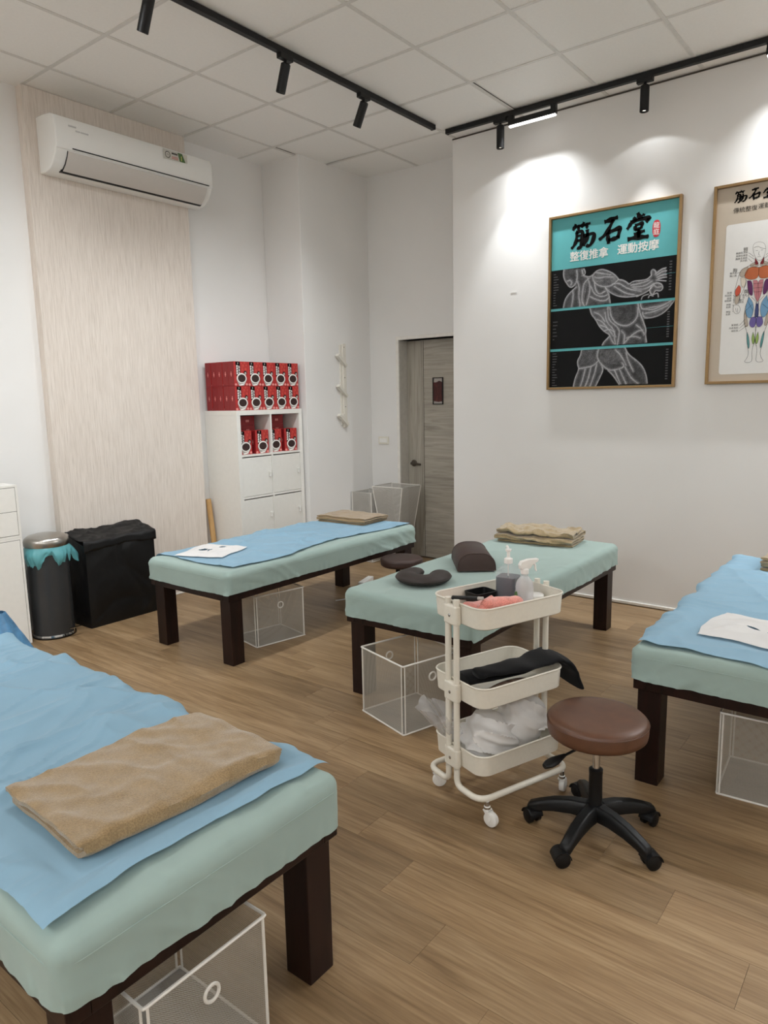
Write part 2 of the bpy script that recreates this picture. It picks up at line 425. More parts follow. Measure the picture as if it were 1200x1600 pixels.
def add_text(mb, body, size, x, y, z, mi=0, bold=0.0, align='CENTER', spacing=1.0, fn=None):
    V, F = text_mesh(body, size, bold, align, spacing); b = len(mb.v)
    for a, c in V: mb.v.append(tuple(mb.M @ Vector((x+a, y+c, z))))
    for f in F: mb.face([b+k for k in f], mi)

def rrect(hx, hy, r, n=6):
    out = []
    for cx, cy_, a0 in ((hx-r, hy-r, 0), (-hx+r, hy-r, PI/2), (-hx+r, -hy+r, PI), (hx-r, -hy+r, 3*PI/2)):
        for k in range(n+1): a = a0+PI/2*k/n; out.append((cx+r*math.cos(a), cy_+r*math.sin(a)))
    return out

# ------------------------------------------------------------------ the room
XW, YW = 2.58, 0.40              # right wall face, left wall face
XR, YR = -5.2, -7.4              # the two unseen walls
XB = 2.93                        # back wall with the door
fl = struct(MB().box(XR, 3.4, YR, 0.6, -0.12, -0.006).build('floor', 'floor'))
# planks: run along y, 18 cm wide, 121 cm long, staggered by a fifth
PW, PL, ST = 0.18, 1.21, 0.242
pm = MB().box(-PW/2+0.0004, PW/2-0.0004, -PL/2+0.0004, PL/2-0.0004, -0.006, 0.0)
plank0 = pm.build('plank', 'floor', fl, bevel=0.0)
first = True
for k in range(-8, 17):
    xc = -0.43+PW*k
    off = (-3.815-ST*(-k)*1.0) % PL
    for j in range(-5, 2):
        yc = off+PL*j-PL/2
        if yc-PL/2 > 0.41 or yc+PL/2 < -5.0: continue
        if xc-PW/2 > XB+0.1 or (xc-PW/2 > XW and yc+PL/2 < -1.2): continue
        # keep to what the lens can see
        d = Vector((xc, yc, 0))-CAM
        if d.dot(fwd) < 0.9: continue
        o = plank0 if first else plank0.copy()
        if not first: COL.objects.link(o); o.parent = fl
        first = False
        o.location = (xc, yc, 0)

ce = struct(MB().box(XR, 3.4, YR, 0.6, H+0.05, H+0.12).build('ceiling', 'dark_void'))
tm = MB().box(-0.292, 0.292, -0.292, 0.292, 0, 0.012)
tile0 = tm.build('ceiling_tile', 'tile', ce, bevel=0.003, bseg=1)
first = True
for i in range(-8, 5):
    for j in range(-1, 13):
        xc, yc = 0.6*i+0.3, -0.6*j+0.3
        if xc > XB+0.2 or yc < YR: continue
        if yc > YW and True: pass
        x0, x1, y0, y1 = xc-.292, xc+.292, yc-.292, yc+.292
        o = tile0 if first else tile0.copy()
        if not first: COL.objects.link(o); o.parent = ce
        first = False
        o.location = (xc, yc, H+0.003+random.uniform(0, 0.0012))
        if (i, j) in ((3, 1), (3, 4), (4, 1)): o.rotation_euler = (0.010, 0.0, 0); o.location.z += 0.003
for i in range(-8, 6):
    MB().box(0.6*i-0.012, 0.6*i+0.012, YR, YW+0.1, H, H+0.004).build('ceiling_bar', 'tbar', ce)
for j in range(-1, 13):
    MB().box(XR, 3.2, -0.6*j-0.012, -0.6*j+0.012, H+0.0002, H+0.0042).build('ceiling_bar', 'tbar', ce)

struct(MB().box(XR, XB+0.3, YW, YW+0.2, 0, H+0.04).build('wall_left', 'wall'))
struct(MB().box(2.046, XB+0.1, -0.033, YW, 0, H+0.03).build('wall_corner', 'wall', bevel=0.004))
# back wall with the door opening (y from -0.372 to -1.25)
wb = MB(); D0, D1, DT = -0.372, -1.30, 2.02
wb.box(XB, XB+0.16, D0, -0.03, 0, H+0.03); wb.box(XB, XB+0.16, D1, D0, DT, H+0.03); wb.box(XB, XB+0.16, -1.6, D1, 0, H+0.03)
struct(wb.build('wall_back', 'wall'))
struct(MB().box(XW, XW+0.36, YR, -1.177, 0, H+0.03).build('wall_right', 'wall', bevel=0.003))
struct(MB().box(XR-0.2, XR, YR, 0.6, 0, H+0.04).build('wall_rear', 'wall'))
struct(MB().box(XR, XW+0.3, YR-0.2, YR, 0, H+0.04).build('wall_front', 'wall'))
struct(MB().box(-0.012, 1.207, 0.33, YW, 0, H+0.002).build('trim_1', 'panel', bevel=0.002))
struct(MB().box(XW-0.012, XW, YR, -1.177, 0, 0.022).build('baseboard_right', 'base', bevel=0.004))
struct(MB().box(-0.012, 1.207, 0.318, 0.33, 0, 0.012).build('baseboard_left', 'base', bevel=0.003))
# fine dark reveal line between the right wall and the ceiling
struct(MB().box(XW-0.006, XW, YR, -1.177, H-0.009, H-0.001).build('trim_2', 'groove'))
# a small filler patch left on the right wall
tag(MB().box(XW-0.003, XW, -1.74, -1.69, 2.266, 2.274).build('wall_scuff', 'patch'), 'small raised scuff of filler on the white wall left of the teal poster', 'scuff')

# door
dr = struct(MB().box(3.05, 3.09, D1+0.02, D0-0.002, 0.006, DT-0.004).build('door_1', 'doorh'))
MB().box(3.046, 3.05, -0.538, D0-0.006, 0.008, DT-0.006).build('stile', 'doorv', dr, bevel=0.001)
MB().box(3.047, 3.051, -0.556, -0.540, 0.008, DT-0.006).build('groove_strip', 'doorv', dr)
MB().box(3.048, 3.0505, -0.5405, -0.5375, 0.008, DT-0.006).build('groove', 'groove', dr)
MB().box(3.048, 3.0505, -0.559, -0.556, 0.008, DT-0.006).build('groove', 'groove', dr)
jb = MB(); jb.box(2.932, 3.10, D0-0.001, D0+0.016, 0, DT+0.016); jb.box(2.932, 3.10, D1, D0, DT, DT+0.016)
jb.build('door_frame', 'jamb', dr)
cs = MB(); cs.box(XB-0.012, XB+0.002, D0-0.001, D0+0.03, 0, DT+0.03); cs.box(XB-0.012, XB+0.002, D1, D0-0.0012, DT, DT+0.03)
cs.build('door_casing', 'base', dr, bevel=0.003)
hd = MB(); hd.M = Matrix.Translation((3.046, -0.445, 0.893)) @ Matrix.Rotation(-PI/2, 4, 'Y')
hd.lathe([(0.031, 0), (0.031, 0.008), (0.026, 0.012), (0.010, 0.012), (0.010, 0.045), (0.0, 0.046)], 20)
hd.M = Matrix.Identity(4)
hd.tube(fillet([(3.004, -0.436, 0.893), (3.002, -0.47, 0.893), (3.004, -0.545, 0.886)], 0.02), [0.012]*8+[0.009], 10)
hd.build('door_handle', 'bronze', dr, smooth=True)
pq = thing('door_plaque', 'small upright plaque of dark carved wood in a black frame on the grey door', 'plaque', (3.05, -0.718, 1.557))
f = MB(); a, b, t = 0.055, 0.121, 0.008
f.box(-0.012, 0, -a, -a+t, -b, b); f.box(-0.012, 0, a-t, a, -b, b); f.box(-0.012, 0, -a+t, a-t, -b, -b+t); f.box(-0.012, 0, -a+t, a-t, b-t, b)
f.build('frame', 'black', pq)
MB().box(-0.004, 0, -a+t, a-t, -b+t, b-t).build('backing', 'inkgrey', pq)
sl = MB(); top = [(-0.046, 0.078), (-0.03, 0.085), (-0.012, 0.09), (0.002, 0.083), (0.02, 0.077), (0.046, 0.078)]; bot = [(0.046, -0.09), (0.02, -0.094), (-0.01, -0.098), (-0.03, -0.094), (-0.046, -0.095)]
sl.M = Matrix.Translation((-0.009, 0, 0)) @ Matrix(((0, 0, 1, 0), (1, 0, 0, 0), (0, 1, 0, 0), (0, 0, 0, 1)))
sl.prism(top+bot, 0, 0.006); sl.build('wood_slab', 'plaquered', pq)

# light switch
sw = thing('light_switch', 'small white wide light switch on the wall beside the grey door', 'switch', (XB, -0.178, 1.107))
MB().box(-0.009, 0, -0.06, 0.06, -0.036, 0.036).build('plate', 'cream', sw, bevel=0.003)
MB().box(-0.013, -0.008, -0.045, 0.045, -0.02, 0.02).build('rocker', 'whitepl', sw, bevel=0.002)

# ------------------------------------------------------------------ track lights
def track(name, p0, p1, label):
    t = thing(name, label, 'track', ((p0[0]+p1[0])/2, (p0[1]+p1[1])/2, H), 0)
    hx, hy = abs(p1[0]-p0[0])/2, abs(p1[1]-p0[1])/2
    if hx > hy: MB().box(-hx, hx, -0.017, 0.017, -0.032, 0).build('rail', 'black', t, bevel=0.002); s = [(-hx-0.012, -hx), (hx, hx+0.012)]; [MB().box(a, b, -0.018, 0.018, -0.033, 0).build('end_cap', 'black', t) for a, b in s]
    else: MB().box(-0.017, 0.017, -hy, hy, -0.032, 0).build('rail', 'black', t, bevel=0.002); s = [(-hy-0.012, -hy), (hy, hy+0.012)]; [MB().box(-0.018, 0.018, a, b, -0.033, 0).build('end_cap', 'black', t) for a, b in s]
    return t
track('lighting_track', (-3.4, -1.225), (2.235, -1.225), 'long black lighting track crossing the ceiling above the beds from upper left')
track('lighting_track', (2.385, -1.26), (2.385, -6.6), 'black lighting track on the ceiling along the poster wall')
track('lighting_track', (-4.6, YR+0.22), (2.2, YR+0.22), 'added black lighting track on the ceiling along the wall behind the camera')  # unseen track, added only to carry the fill bars on this wall
track('lighting_track', (XR+0.22, -6.6), (XR+0.22, 0.1), 'added black lighting track on the ceiling along the unseen far left wall')  # added out of view to hold the bars that wash this wall

def spot(name, x, y, tilt, az, label, along, lights=()):
    t = thing(name, label, 'spotlight', (x, y, H-0.032), 0, 'black spotlights on the ceiling tracks')
    ad = MB()
    if along == 'x': ad.box(-0.05, 0.05, -0.018, 0.018, -0.026, 0.002)
    else: ad.box(-0.018, 0.018, -0.05, 0.05, -0.026, 0.002)
    ad.build('adapter', 'black', t, bevel=0.003)
    st = MB().lathe([(0.009, -0.065), (0.009, -0.024)], 10); st.build('stem', 'black', t, smooth=True)
    R = Matrix.Translation((0, 0, -0.058)) @ Matrix.Rotation(az, 4, 'Z') @ Matrix.Rotation(tilt, 4, 'Y')
    b = MB(); b.M = R; b.lathe([(0.0, 0.018), (0.020, 0.018), (0.0275, 0.012), (0.0275, -0.135), (0.024, -0.137), (0.022, -0.125), (0.0, -0.125)], 24)
    b.build('body', 'black', t, smooth=True)
    ln = MB(); ln.M = R; ln.lathe([(0.0, -0.1255), (0.016, -0.1255)], 20); ln.build('lens', 'lens', t)
    for (ang, bl, watts) in lights:
        ld = bpy.data.lights.new('spot_beam', 'SPOT'); ld.energy = watts; ld.spot_size = math.radians(ang); ld.spot_blend = bl
        ld.shadow_soft_size = 0.02; ld.color = LIGHT_COL
        lo = bpy.data.objects.new('spot_beam', ld); COL.objects.link(lo); lo.parent = t
        lo.matrix_local = R @ Matrix.Translation((0, 0, -0.13))
    return t
WALL = ((128, 0.12, SPOT_WIDE), (58, 0.55, SPOT_CORE))
DOWN = ((105, 0.9, DOWN_W),)
spot('track_spotlight', -0.16, -1.225, 0.50, -PI/2, 'black track spotlight cut off at the top left edge of the view', 'x', DOWN)
spot('track_spotlight', 0.735, -1.225, 0.36, -PI/2, 'black track spotlight in the middle of the long track, above the air conditioner side', 'x', DOWN)
spot('track_spotlight', 1.437, -1.225, 0.48, -PI/2, 'black track spotlight nearest the far end of the long track', 'x', DOWN)
spot('track_spotlight', 2.385, -1.70, 0.0, 0, 'black track spotlight beside the glowing bar, lighting the wall left of the teal poster', 'y', WALL)
spot('track_spotlight', 2.385, -2.712, 0.0, 0, 'black track spotlight above the teal poster', 'y', WALL)
spot('track_spotlight', 2.385, -4.30, 0.0, 0, 'black track spotlight past the second poster', 'y', WALL)

def led(name, x, y, along, label, ln=0.36, watts=None, spread=180):
    t = thing(name, label, 'light bar', (x, y, H-0.032), 0 if along == 'x' else PI/2, 'linear light bars on the ceiling tracks')
    h = ln/2
    MB().box(-h, h, -0.013, 0.013, -0.062, -0.026).build('housing', 'black', t, bevel=0.002)
    for s in (-1, 1): MB().box(s*(h-0.02)-0.018, s*(h-0.02)+0.018, -0.016, 0.016, -0.045, 0.002).build('bracket', 'black', t)
    MB().box(-h+0.006, h-0.006, -0.0125, 0.0125, -0.074, -0.062).build('diffuser', 'led', t, bevel=0.004)
    ld = bpy.data.lights.new('bar_light', 'AREA'); ld.shape = 'RECTANGLE'; ld.size = ln-0.02; ld.size_y = 0.03; ld.energy = watts or LED_W; ld.spread = math.radians(spread); ld.color = LIGHT_COL
    lo = bpy.data.objects.new('bar_light', ld); COL.objects.link(lo); lo.parent = t; lo.location = (0, 0, -0.0765)
    return t
led('linear_light', 2.385, -1.945, 'y', 'glowing white bar light on the track above the poster wall', watts=LED_W*0.24, spread=100)
led('linear_light', 2.385, -3.57, 'y', 'glowing white bar light at the right edge of the view, above the second poster', watts=LED_W*0.24, spread=100)
led('linear_light', -0.95, -1.225, 'x', 'added white bar light on the long ceiling track, outside the view', 0.6, LED_W)  # unseen bar added as fill light for the room
led('linear_light', 2.385, -4.95, 'y', 'added white bar light on the poster wall track, outside the view, nearer one', 0.9, LED_W*1.6)  # added out of view to light the tops of the right and middle beds
led('linear_light', 2.385, -6.2, 'y', 'added white bar light on the poster wall track, outside the view, farther one', 0.9, LED_W*1.0)  # second unseen bar added to this track for fill
for x, nm in ((-1.5, 'nearer'), (-2.7, 'farther')): spot('track_spotlight', x, -1.225, 0.42, -PI/2, 'black spotlight on the long ceiling track, outside the view, the '+nm+' one', 'x', DOWN)
for x, nm in ((-3.6, 'left'), (-1.2, 'middle'), (1.2, 'right')): led('linear_light', x, YR+0.22, 'x', 'added white bar light washing the wall behind the camera, '+nm+' one of three', 0.9, WASH_W*0.30)  # added fill bars, their light bounces off the unseen wall into the room
for y, nm in ((-5.6, 'near'), (-3.2, 'middle'), (-0.9, 'far')): led('linear_light', XR+0.22, y, 'y', 'added white bar light washing the unseen wall on the left, '+nm+' one of three', 0.9, WASH_W*0.8)  # unseen bars put in for soft bounce light from the left

# ------------------------------------------------------------------ air conditioner
ac = thing('air_conditioner', 'white wall mounted air conditioner on the beige panel', 'air conditioner', (0.67, 0.33, 2.955))
HX = 0.605
prof = [(0, 0.0), (-0.06, 0.0), (-0.12, 0.012), (-0.165, 0.045), (-0.195, 0.085), (-0.21, 0.118), (-0.222, 0.124), (-0.225, 0.20), (-0.222, 0.28), (-0.205, 0.312), (-0.17, 0.327), (-0.10, 0.335), (0, 0.338)]
b = MB(); b.rings([[(x, y, z) for y, z in prof] for x in (-HX, HX)]); b.build('body', 'acwhite', ac, smooth=True, bevel=0.006, angle=28)
b = MB(); b.box(-0.50, 0.565, -0.2275, -0.222, 0.1265, 0.1325); b.build('stripe', 'slot', ac)
q = MB(); L0, L1 = [(-0.128, 0.012), (-0.168, 0.042), (-0.197, 0.082), (-0.212, 0.112)], None
rr = []
for x in (-0.525, 0.555): rr.append([(x, y-0.004, z-0.003) for y, z in L0]+[(x, y+0.006, z+0.004) for y, z in L0[::-1]])
q.rings(rr); q.build('louver', 'acgrey', ac, smooth=True)
q = MB(); rr = []
for x in (-0.535, 0.562): rr.append([(x, -0.105, 0.004), (x, -0.118, 0.004), (x, -0.132, 0.014), (x, -0.128, 0.022), (x, -0.10, 0.02)])
q.rings(rr); q.build('air_slot', 'slot', ac)
q = MB(); q.rings([[(x, y-0.0045, z-0.0035) for y, z in L0]+[(x, y+0.004, z+0.003) for y, z in L0[::-1]] for x in (-0.5275, -0.5255)]); q.build('louver_seam', 'slot', ac)
for k, (x, wd, z) in enumerate(((-0.49, 0.05, 0.262), (-0.455, 0.03, 0.240), (-0.41, 0.05, 0.240))):
    MB().box(x-wd/2, x+wd/2, -0.2262, -0.222, z-0.004, z+0.004).build('badge', 'greyink', ac)
st = MB(); Y = -0.2268
st.quad((0.175, Y, 0.232), (0.378, Y, 0.240), (0.378, Y, 0.297), (0.175, Y, 0.298), 0)
ring = [(0.212+0.022*math.cos(a), 0.265+0.022*math.sin(a)) for a in np.linspace(0, 2*PI, 25)]; ri = [(0.212+0.018*math.cos(a), 0.265+0.018*math.sin(a)) for a in np.linspace(0, 2*PI, 25)]
for k in range(24): st.quad((ring[k][0], Y-.0004, ring[k][1]), (ring[k+1][0], Y-.0004, ring[k+1][1]), (ri[k+1][0], Y-.0004, ri[k+1][1]), (ri[k][0], Y-.0004, ri[k][1]), 1)
st.quad((0.312, Y-.0004, 0.240), (0.362, Y-.0004, 0.240), (0.335, Y-.0004, 0.296), (0.296, Y-.0004, 0.296), 2)
st.M = Matrix.Translation((0, Y-0.0008, 0)) @ Matrix.Rotation(PI/2, 4, 'X')
add_text(st, '1', 0.046, 0.327, 0.247, 0, 3)
add_text(st, 'PCF', 0.012, 0.212, 0.261, 0, 1)
for k in range(4): st.box(0.246+k*0.0125, 0.256+k*0.0125, 0.275, 0.286, 0, 0.0003, 1)
for k in range(5):
    for zz in (0.255, 0.245): st.box(0.246+k*0.0105, 0.2535+k*0.0105, zz, zz+0.006, 0, 0.0003, 4)
st.build('energy_label', ['stickersilver', 'inkblack', 'stickergreen', 'inkyellow', 'inkred'], ac)

# ------------------------------------------------------------------ posters on the right wall
# local frame of a poster: x to the right in the picture (-Y of the room), y up, z out of the wall
def poster_root(name, label, y_left, z_bot, wd, ht):
    t = thing(name, label, 'poster', (XW, y_left, z_bot)); return t
def PM(yl, zb):
    return Matrix(((0, 0, -1, 0), (-1, 0, 0, 0), (0, 1, 0, 0), (0, 0, 0, 1)))
def frame(t, wd, ht, fw=0.017, dp=0.034):
    for args in ((0, fw, 0, ht), (wd-fw, wd, 0, ht), (fw, wd-fw, 0, fw), (fw, wd-fw, ht-fw, ht)):
        m = MB(); m.M = PM(0, 0); m.box(args[0], args[1], args[2], args[3], 0, dp); m.build('frame_bar', 'brass', t, bevel=0.002)
CHALK = {1: [[(.112,.844),(.108,.811),(.118,.773),(.136,.747),(.155,.721),(.177,.716),(.196,.732),(.211,.755),(.214,.79),(.209,.827)],[(.261,.833),(.274,.811),(.266,.788),(.253,.802),(.248,.826)],[(.215,.754),(.229,.717),(.23,.693)],[(.141,.763),(.162,.768),(.176,.751),(.168,.735)],[(.113,.582),(.121,.627),(.143,.665),(.182,.698),(.208,.715)],[(.182,.698),(.187,.649),(.176,.585)],[(.253,.79),(.301,.773),(.33,.785)],[(.23,.693),(.227,.645),(.241,.587),(.233,.572)],[(.301,.765),(.263,.737),(.256,.682),(.249,.619),(.272,.576)],[(.288,.77),(.311,.716),(.304,.653),(.285,.587)],[(.326,.778),(.347,.807),(.388,.817),(.434,.8),(.48,.772),(.51,.737)],[(.326,.778),(.332,.742),(.366,.71),(.417,.693),(.466,.699),(.51,.733)],[(.339,.768),(.373,.757),(.423,.763),(.473,.753)],[(.347,.799),(.397,.785),(.456,.771)],[(.51,.733),(.546,.725),(.584,.695)],[(.417,.693),(.451,.654),(.501,.626),(.558,.611),(.622,.61),(.646,.615)],[(.466,.707),(.515,.71),(.556,.678),(.605,.654),(.668,.64)],[(.483,.69),(.524,.662),(.566,.635),(.622,.622)],[(.584,.695),(.611,.711),(.666,.71),(.704,.712),(.731,.735)],[(.638,.608),(.685,.623),(.723,.642),(.752,.676)],[(.604,.673),(.683,.669),(.736,.697)],[(.613,.661),(.691,.649),(.744,.677)],[(.596,.686),(.666,.692),(.72,.706)],[(.731,.735),(.726,.762),(.74,.775),(.76,.758),(.757,.736)],[(.761,.743),(.794,.769),(.824,.772)],[(.765,.731),(.802,.753),(.828,.753)],[(.769,.719),(.803,.73),(.829,.731)],[(.774,.708),(.804,.712),(.83,.712)],[(.766,.701),(.797,.694),(.827,.689)],[(.723,.642),(.737,.678),(.774,.685),(.805,.667),(.81,.64),(.788,.627),(.761,.638),(.747,.609),(.727,.619),(.723,.642)],[(.752,.669),(.768,.652),(.798,.656)],[(.67,.586),(.677,.608),(.716,.616)],[(.717,.593),(.724,.611),(.747,.601)],[(.782,.591),(.777,.621),(.747,.609)],[(.417,.693),(.439,.655),(.452,.615),(.457,.583)],[(.34,.729),(.35,.68),(.376,.646),(.418,.665)],[(.309,.641),(.361,.612),(.42,.598),(.452,.623)],[(.316,.708),(.343,.649),(.402,.628),(.435,.64)]],2: [[(.311,.561),(.325,.515),(.356,.481),(.383,.431),(.426,.388),(.46,.37),(.474,.329),(.495,.304)],[(.648,.565),(.657,.518),(.675,.471),(.692,.431),(.709,.391),(.707,.345),(.716,.302)],[(.442,.557),(.444,.498),(.461,.457),(.508,.422),(.529,.389),(.523,.342),(.516,.298)],[(.454,.552),(.465,.488),(.507,.437),(.573,.417),(.621,.437),(.651,.481),(.649,.535)],[(.671,.575),(.664,.549),(.681,.516),(.727,.528),(.788,.53),(.84,.547),(.884,.569)],[(.681,.501),(.69,.466),(.73,.459),(.791,.469),(.842,.502),(.885,.558)],[(.697,.492),(.767,.501),(.849,.532)],[(.688,.523),(.751,.51),(.833,.541)],[(.561,.304),(.608,.352),(.654,.38),(.686,.385)],[(.645,.419),(.678,.394),(.703,.345),(.694,.369)],[(.576,.338),(.624,.351),(.672,.332)],[(.408,.301),(.42,.324),(.46,.358)],[(.346,.53),(.389,.51),(.424,.46)],[(.364,.48),(.407,.461),(.446,.41)],[(.391,.438),(.442,.419),(.485,.36)],[(.422,.523),(.432,.459),(.484,.408),(.502,.351)],[(.542,.388),(.567,.362),(.561,.308)],[(.492,.391),(.494,.343),(.503,.303)],[(.417,.396),(.459,.409),(.493,.383)]],3: [[(.258,.277),(.25,.236),(.229,.204),(.23,.171),(.244,.146),(.214,.08),(.202,.022)],[(.383,.274),(.371,.23),(.385,.197),(.425,.139),(.401,.083),(.369,.018)],[(.57,.276),(.596,.227),(.653,.185),(.695,.144),(.721,.088),(.731,.029)],[(.244,.146),(.305,.152),(.356,.166),(.385,.197)],[(.39,.189),(.451,.129),(.501,.124),(.574,.145),(.553,.173)],[(.455,.125),(.494,.088),(.537,.026)],[(.574,.145),(.618,.067),(.667,.03)],[(.501,.128),(.545,.03)],[(.534,.134),(.586,.03)],[(.288,.14),(.272,.07),(.255,.021)],[(.331,.155),(.315,.077),(.291,.02)],[(.373,.173),(.358,.1),(.326,.019)],[(.505,.263),(.547,.221),(.582,.156)],[(.578,.259),(.589,.196),(.632,.115)]]}
HATCH = {3: [([(.267,.268),(.259,.219),(.243,.171)],[(.375,.271),(.367,.222),(.365,.174)],7),([(.392,.27),(.389,.221),(.398,.184)],[(.57,.26),(.564,.197),(.558,.157)],9)],2: [([(.32,.54),(.382,.439),(.46,.362)],[(.438,.546),(.457,.457),(.509,.39)],8),([(.689,.5),(.767,.501),(.863,.553)],[(.69,.47),(.768,.475),(.871,.545)],4)],1: [([(.6,.689),(.666,.705),(.727,.724)],[(.629,.628),(.692,.637),(.748,.673)],5),([(.331,.769),(.38,.803),(.481,.76)],[(.34,.741),(.417,.701),(.498,.727)],6),([(.239,.676),(.232,.604),(.241,.579)],[(.297,.757),(.274,.656),(.267,.585)],5)]}
CMASK = {1: [[(.112,.849),(.108,.811),(.118,.773),(.155,.721),(.177,.716),(.207,.727),(.182,.698),(.143,.665),(.121,.627),(.113,.578),(.259,.573),(.336,.578),(.457,.583),(.451,.654),(.558,.611),(.638,.608),(.685,.623),(.723,.642),(.728,.611),(.761,.63),(.81,.64),(.805,.671),(.766,.697),(.83,.712),(.824,.772),(.76,.758),(.74,.775),(.726,.762),(.731,.735),(.704,.712),(.666,.71),(.584,.695),(.546,.725),(.51,.737),(.48,.772),(.434,.8),(.388,.817),(.347,.807),(.301,.773),(.253,.794),(.274,.811),(.265,.836)]],2: [[(.311,.565),(.325,.515),(.356,.481),(.383,.431),(.426,.388),(.46,.37),(.42,.324),(.408,.297),(.712,.298),(.707,.345),(.709,.391),(.691,.454),(.73,.459),(.791,.469),(.842,.502),(.885,.562),(.884,.572),(.671,.575),(.647,.569)]],3: [[(.258,.281),(.25,.236),(.229,.204),(.23,.171),(.244,.146),(.214,.08),(.202,.018),(.369,.018),(.401,.083),(.425,.139),(.455,.125),(.494,.088),(.537,.024),(.731,.027),(.721,.088),(.695,.144),(.653,.185),(.596,.227),(.57,.283)]]}
BRUSH = [([(.196,1.142),(.182,1.116),(.174,1.101)],7),([(.191,1.12),(.215,1.124),(.238,1.129)],6),([(.217,1.123),(.215,1.108),(.22,1.096)],6),([(.255,1.147),(.245,1.126),(.237,1.111)],7),([(.247,1.123),(.275,1.128),(.302,1.134)],6),([(.272,1.125),(.277,1.112),(.276,1.099)],6),([(.203,1.089),(.202,1.036),(.189,1.003),(.164,.979)],7),([(.198,1.083),(.225,1.089),(.246,1.09),(.244,1.03),(.236,.984),(.222,.974),(.209,.986)],8),([(.204,1.057),(.22,1.06),(.234,1.063)],5),([(.203,1.026),(.219,1.029),(.235,1.033)],5),([(.252,1.052),(.286,1.06),(.332,1.063),(.326,1.026),(.312,.996),(.29,.979),(.274,.993)],8),([(.278,1.094),(.283,1.056),(.273,1.016),(.25,.988)],8),([(.399,1.123),(.44,1.131),(.495,1.141)],9),([(.462,1.132),(.438,1.082),(.409,1.039),(.363,1.011)],8),([(.427,1.052),(.428,1.012),(.433,.976)],8),([(.429,1.052),(.468,1.06),(.511,1.073),(.505,1.04),(.495,1.008)],9),([(.43,.999),(.469,1.004),(.51,1.013)],8),([(.625,1.148),(.636,1.125),(.635,1.102)],8),([(.599,1.123),(.61,1.109),(.614,1.094)],7),([(.669,1.135),(.662,1.121),(.651,1.109)],7),([(.588,1.105),(.579,1.078),(.557,1.051)],7),([(.588,1.094),(.64,1.103),(.707,1.107),(.697,1.092),(.681,1.079)],8),([(.607,1.067),(.613,1.051),(.613,1.035)],7),([(.61,1.067),(.636,1.074),(.66,1.078),(.656,1.06),(.65,1.045)],7),([(.613,1.038),(.634,1.043),(.653,1.048)],6),([(.604,1.013),(.643,1.021),(.678,1.027)],7),([(.634,1.044),(.638,1.013),(.636,.988)],7),([(.562,.986),(.611,.992),(.66,.989),(.705,.986)],9)]
P2POLY = {'skull': [[(.241,.786),(.234,.821),(.241,.841),(.265,.848),(.294,.838),(.306,.815),(.305,.778),(.296,.745),(.276,.734),(.255,.751)]],'grey': [[(.252,.732),(.213,.713),(.254,.7),(.273,.706),(.272,.715)],[(.215,.709),(.178,.696),(.167,.668),(.176,.649),(.2,.655),(.216,.686)],[(.151,.54),(.181,.552),(.17,.49),(.149,.488)],[(.213,.447),(.227,.392),(.235,.348),(.217,.346),(.206,.396)]],'darkred': [[(.251,.755),(.272,.721),(.269,.715),(.252,.712)]],'pec': [[(.275,.697),(.223,.707),(.199,.673),(.197,.643),(.236,.626),(.277,.634)]],'arm': [[(.176,.645),(.196,.651),(.21,.627),(.204,.586),(.183,.59)]],'red': [[(.167,.603),(.179,.592),(.181,.554),(.155,.529),(.146,.571)]],'purple': [[(.214,.624),(.242,.623),(.252,.537),(.239,.531),(.222,.559)]],'pink': [[(.247,.623),(.278,.623),(.285,.501),(.276,.489),(.255,.547)]],'blue': [[(.228,.528),(.255,.491),(.261,.443),(.247,.391),(.22,.412),(.211,.46)]],'violet': [[(.247,.401),(.28,.407),(.276,.347),(.255,.338),(.237,.363)]],'navy': [[(.285,.492),(.265,.451),(.271,.408),(.291,.393)]],'tealc': [[(.231,.315),(.241,.289),(.249,.236),(.245,.205),(.232,.254)]],'green': [[(.264,.313),(.278,.269),(.269,.23),(.256,.27)]]}
P2LINE = [[(.241,.816),(.263,.823),(.279,.809),(.305,.801)],[(.252,.797),(.264,.797)],[(.28,.796),(.292,.796)],[(.271,.79),(.269,.77),(.277,.768)],[(.263,.76),(.282,.759)],[(.251,.751),(.255,.713),(.213,.712)],[(.215,.71),(.178,.697),(.165,.666),(.155,.617),(.144,.567),(.143,.497)],[(.21,.629),(.198,.578),(.186,.552),(.175,.516),(.172,.487)],[(.144,.484),(.169,.486),(.185,.463),(.18,.433),(.157,.429),(.141,.454),(.144,.484)],[(.157,.465),(.163,.439)],[(.168,.464),(.171,.435)],[(.241,.527),(.276,.489)],[(.248,.603),(.279,.602)],[(.25,.577),(.281,.576)],[(.253,.554),(.282,.552)],[(.211,.465),(.206,.396),(.219,.342),(.229,.316),(.232,.254),(.246,.192),(.24,.157),(.219,.13),(.27,.127),(.263,.191),(.268,.23)],[(.276,.347),(.28,.269),(.269,.226)],[(.222,.559),(.23,.528),(.211,.465)],[(.213,.79),(.242,.765)],[(.214,.773),(.247,.747)],[(.212,.756),(.236,.732)],[(.154,.676),(.175,.68)],[(.137,.546),(.151,.536)],[(.138,.519),(.149,.514)],[(.14,.489),(.144,.475)],[(.138,.445),(.142,.449)],[(.184,.358),(.215,.395)],[(.185,.341),(.22,.373)],[(.184,.323),(.233,.359)],[(.214,.529),(.24,.548)],[(.221,.507),(.256,.444)],[(.216,.447),(.25,.479)]]

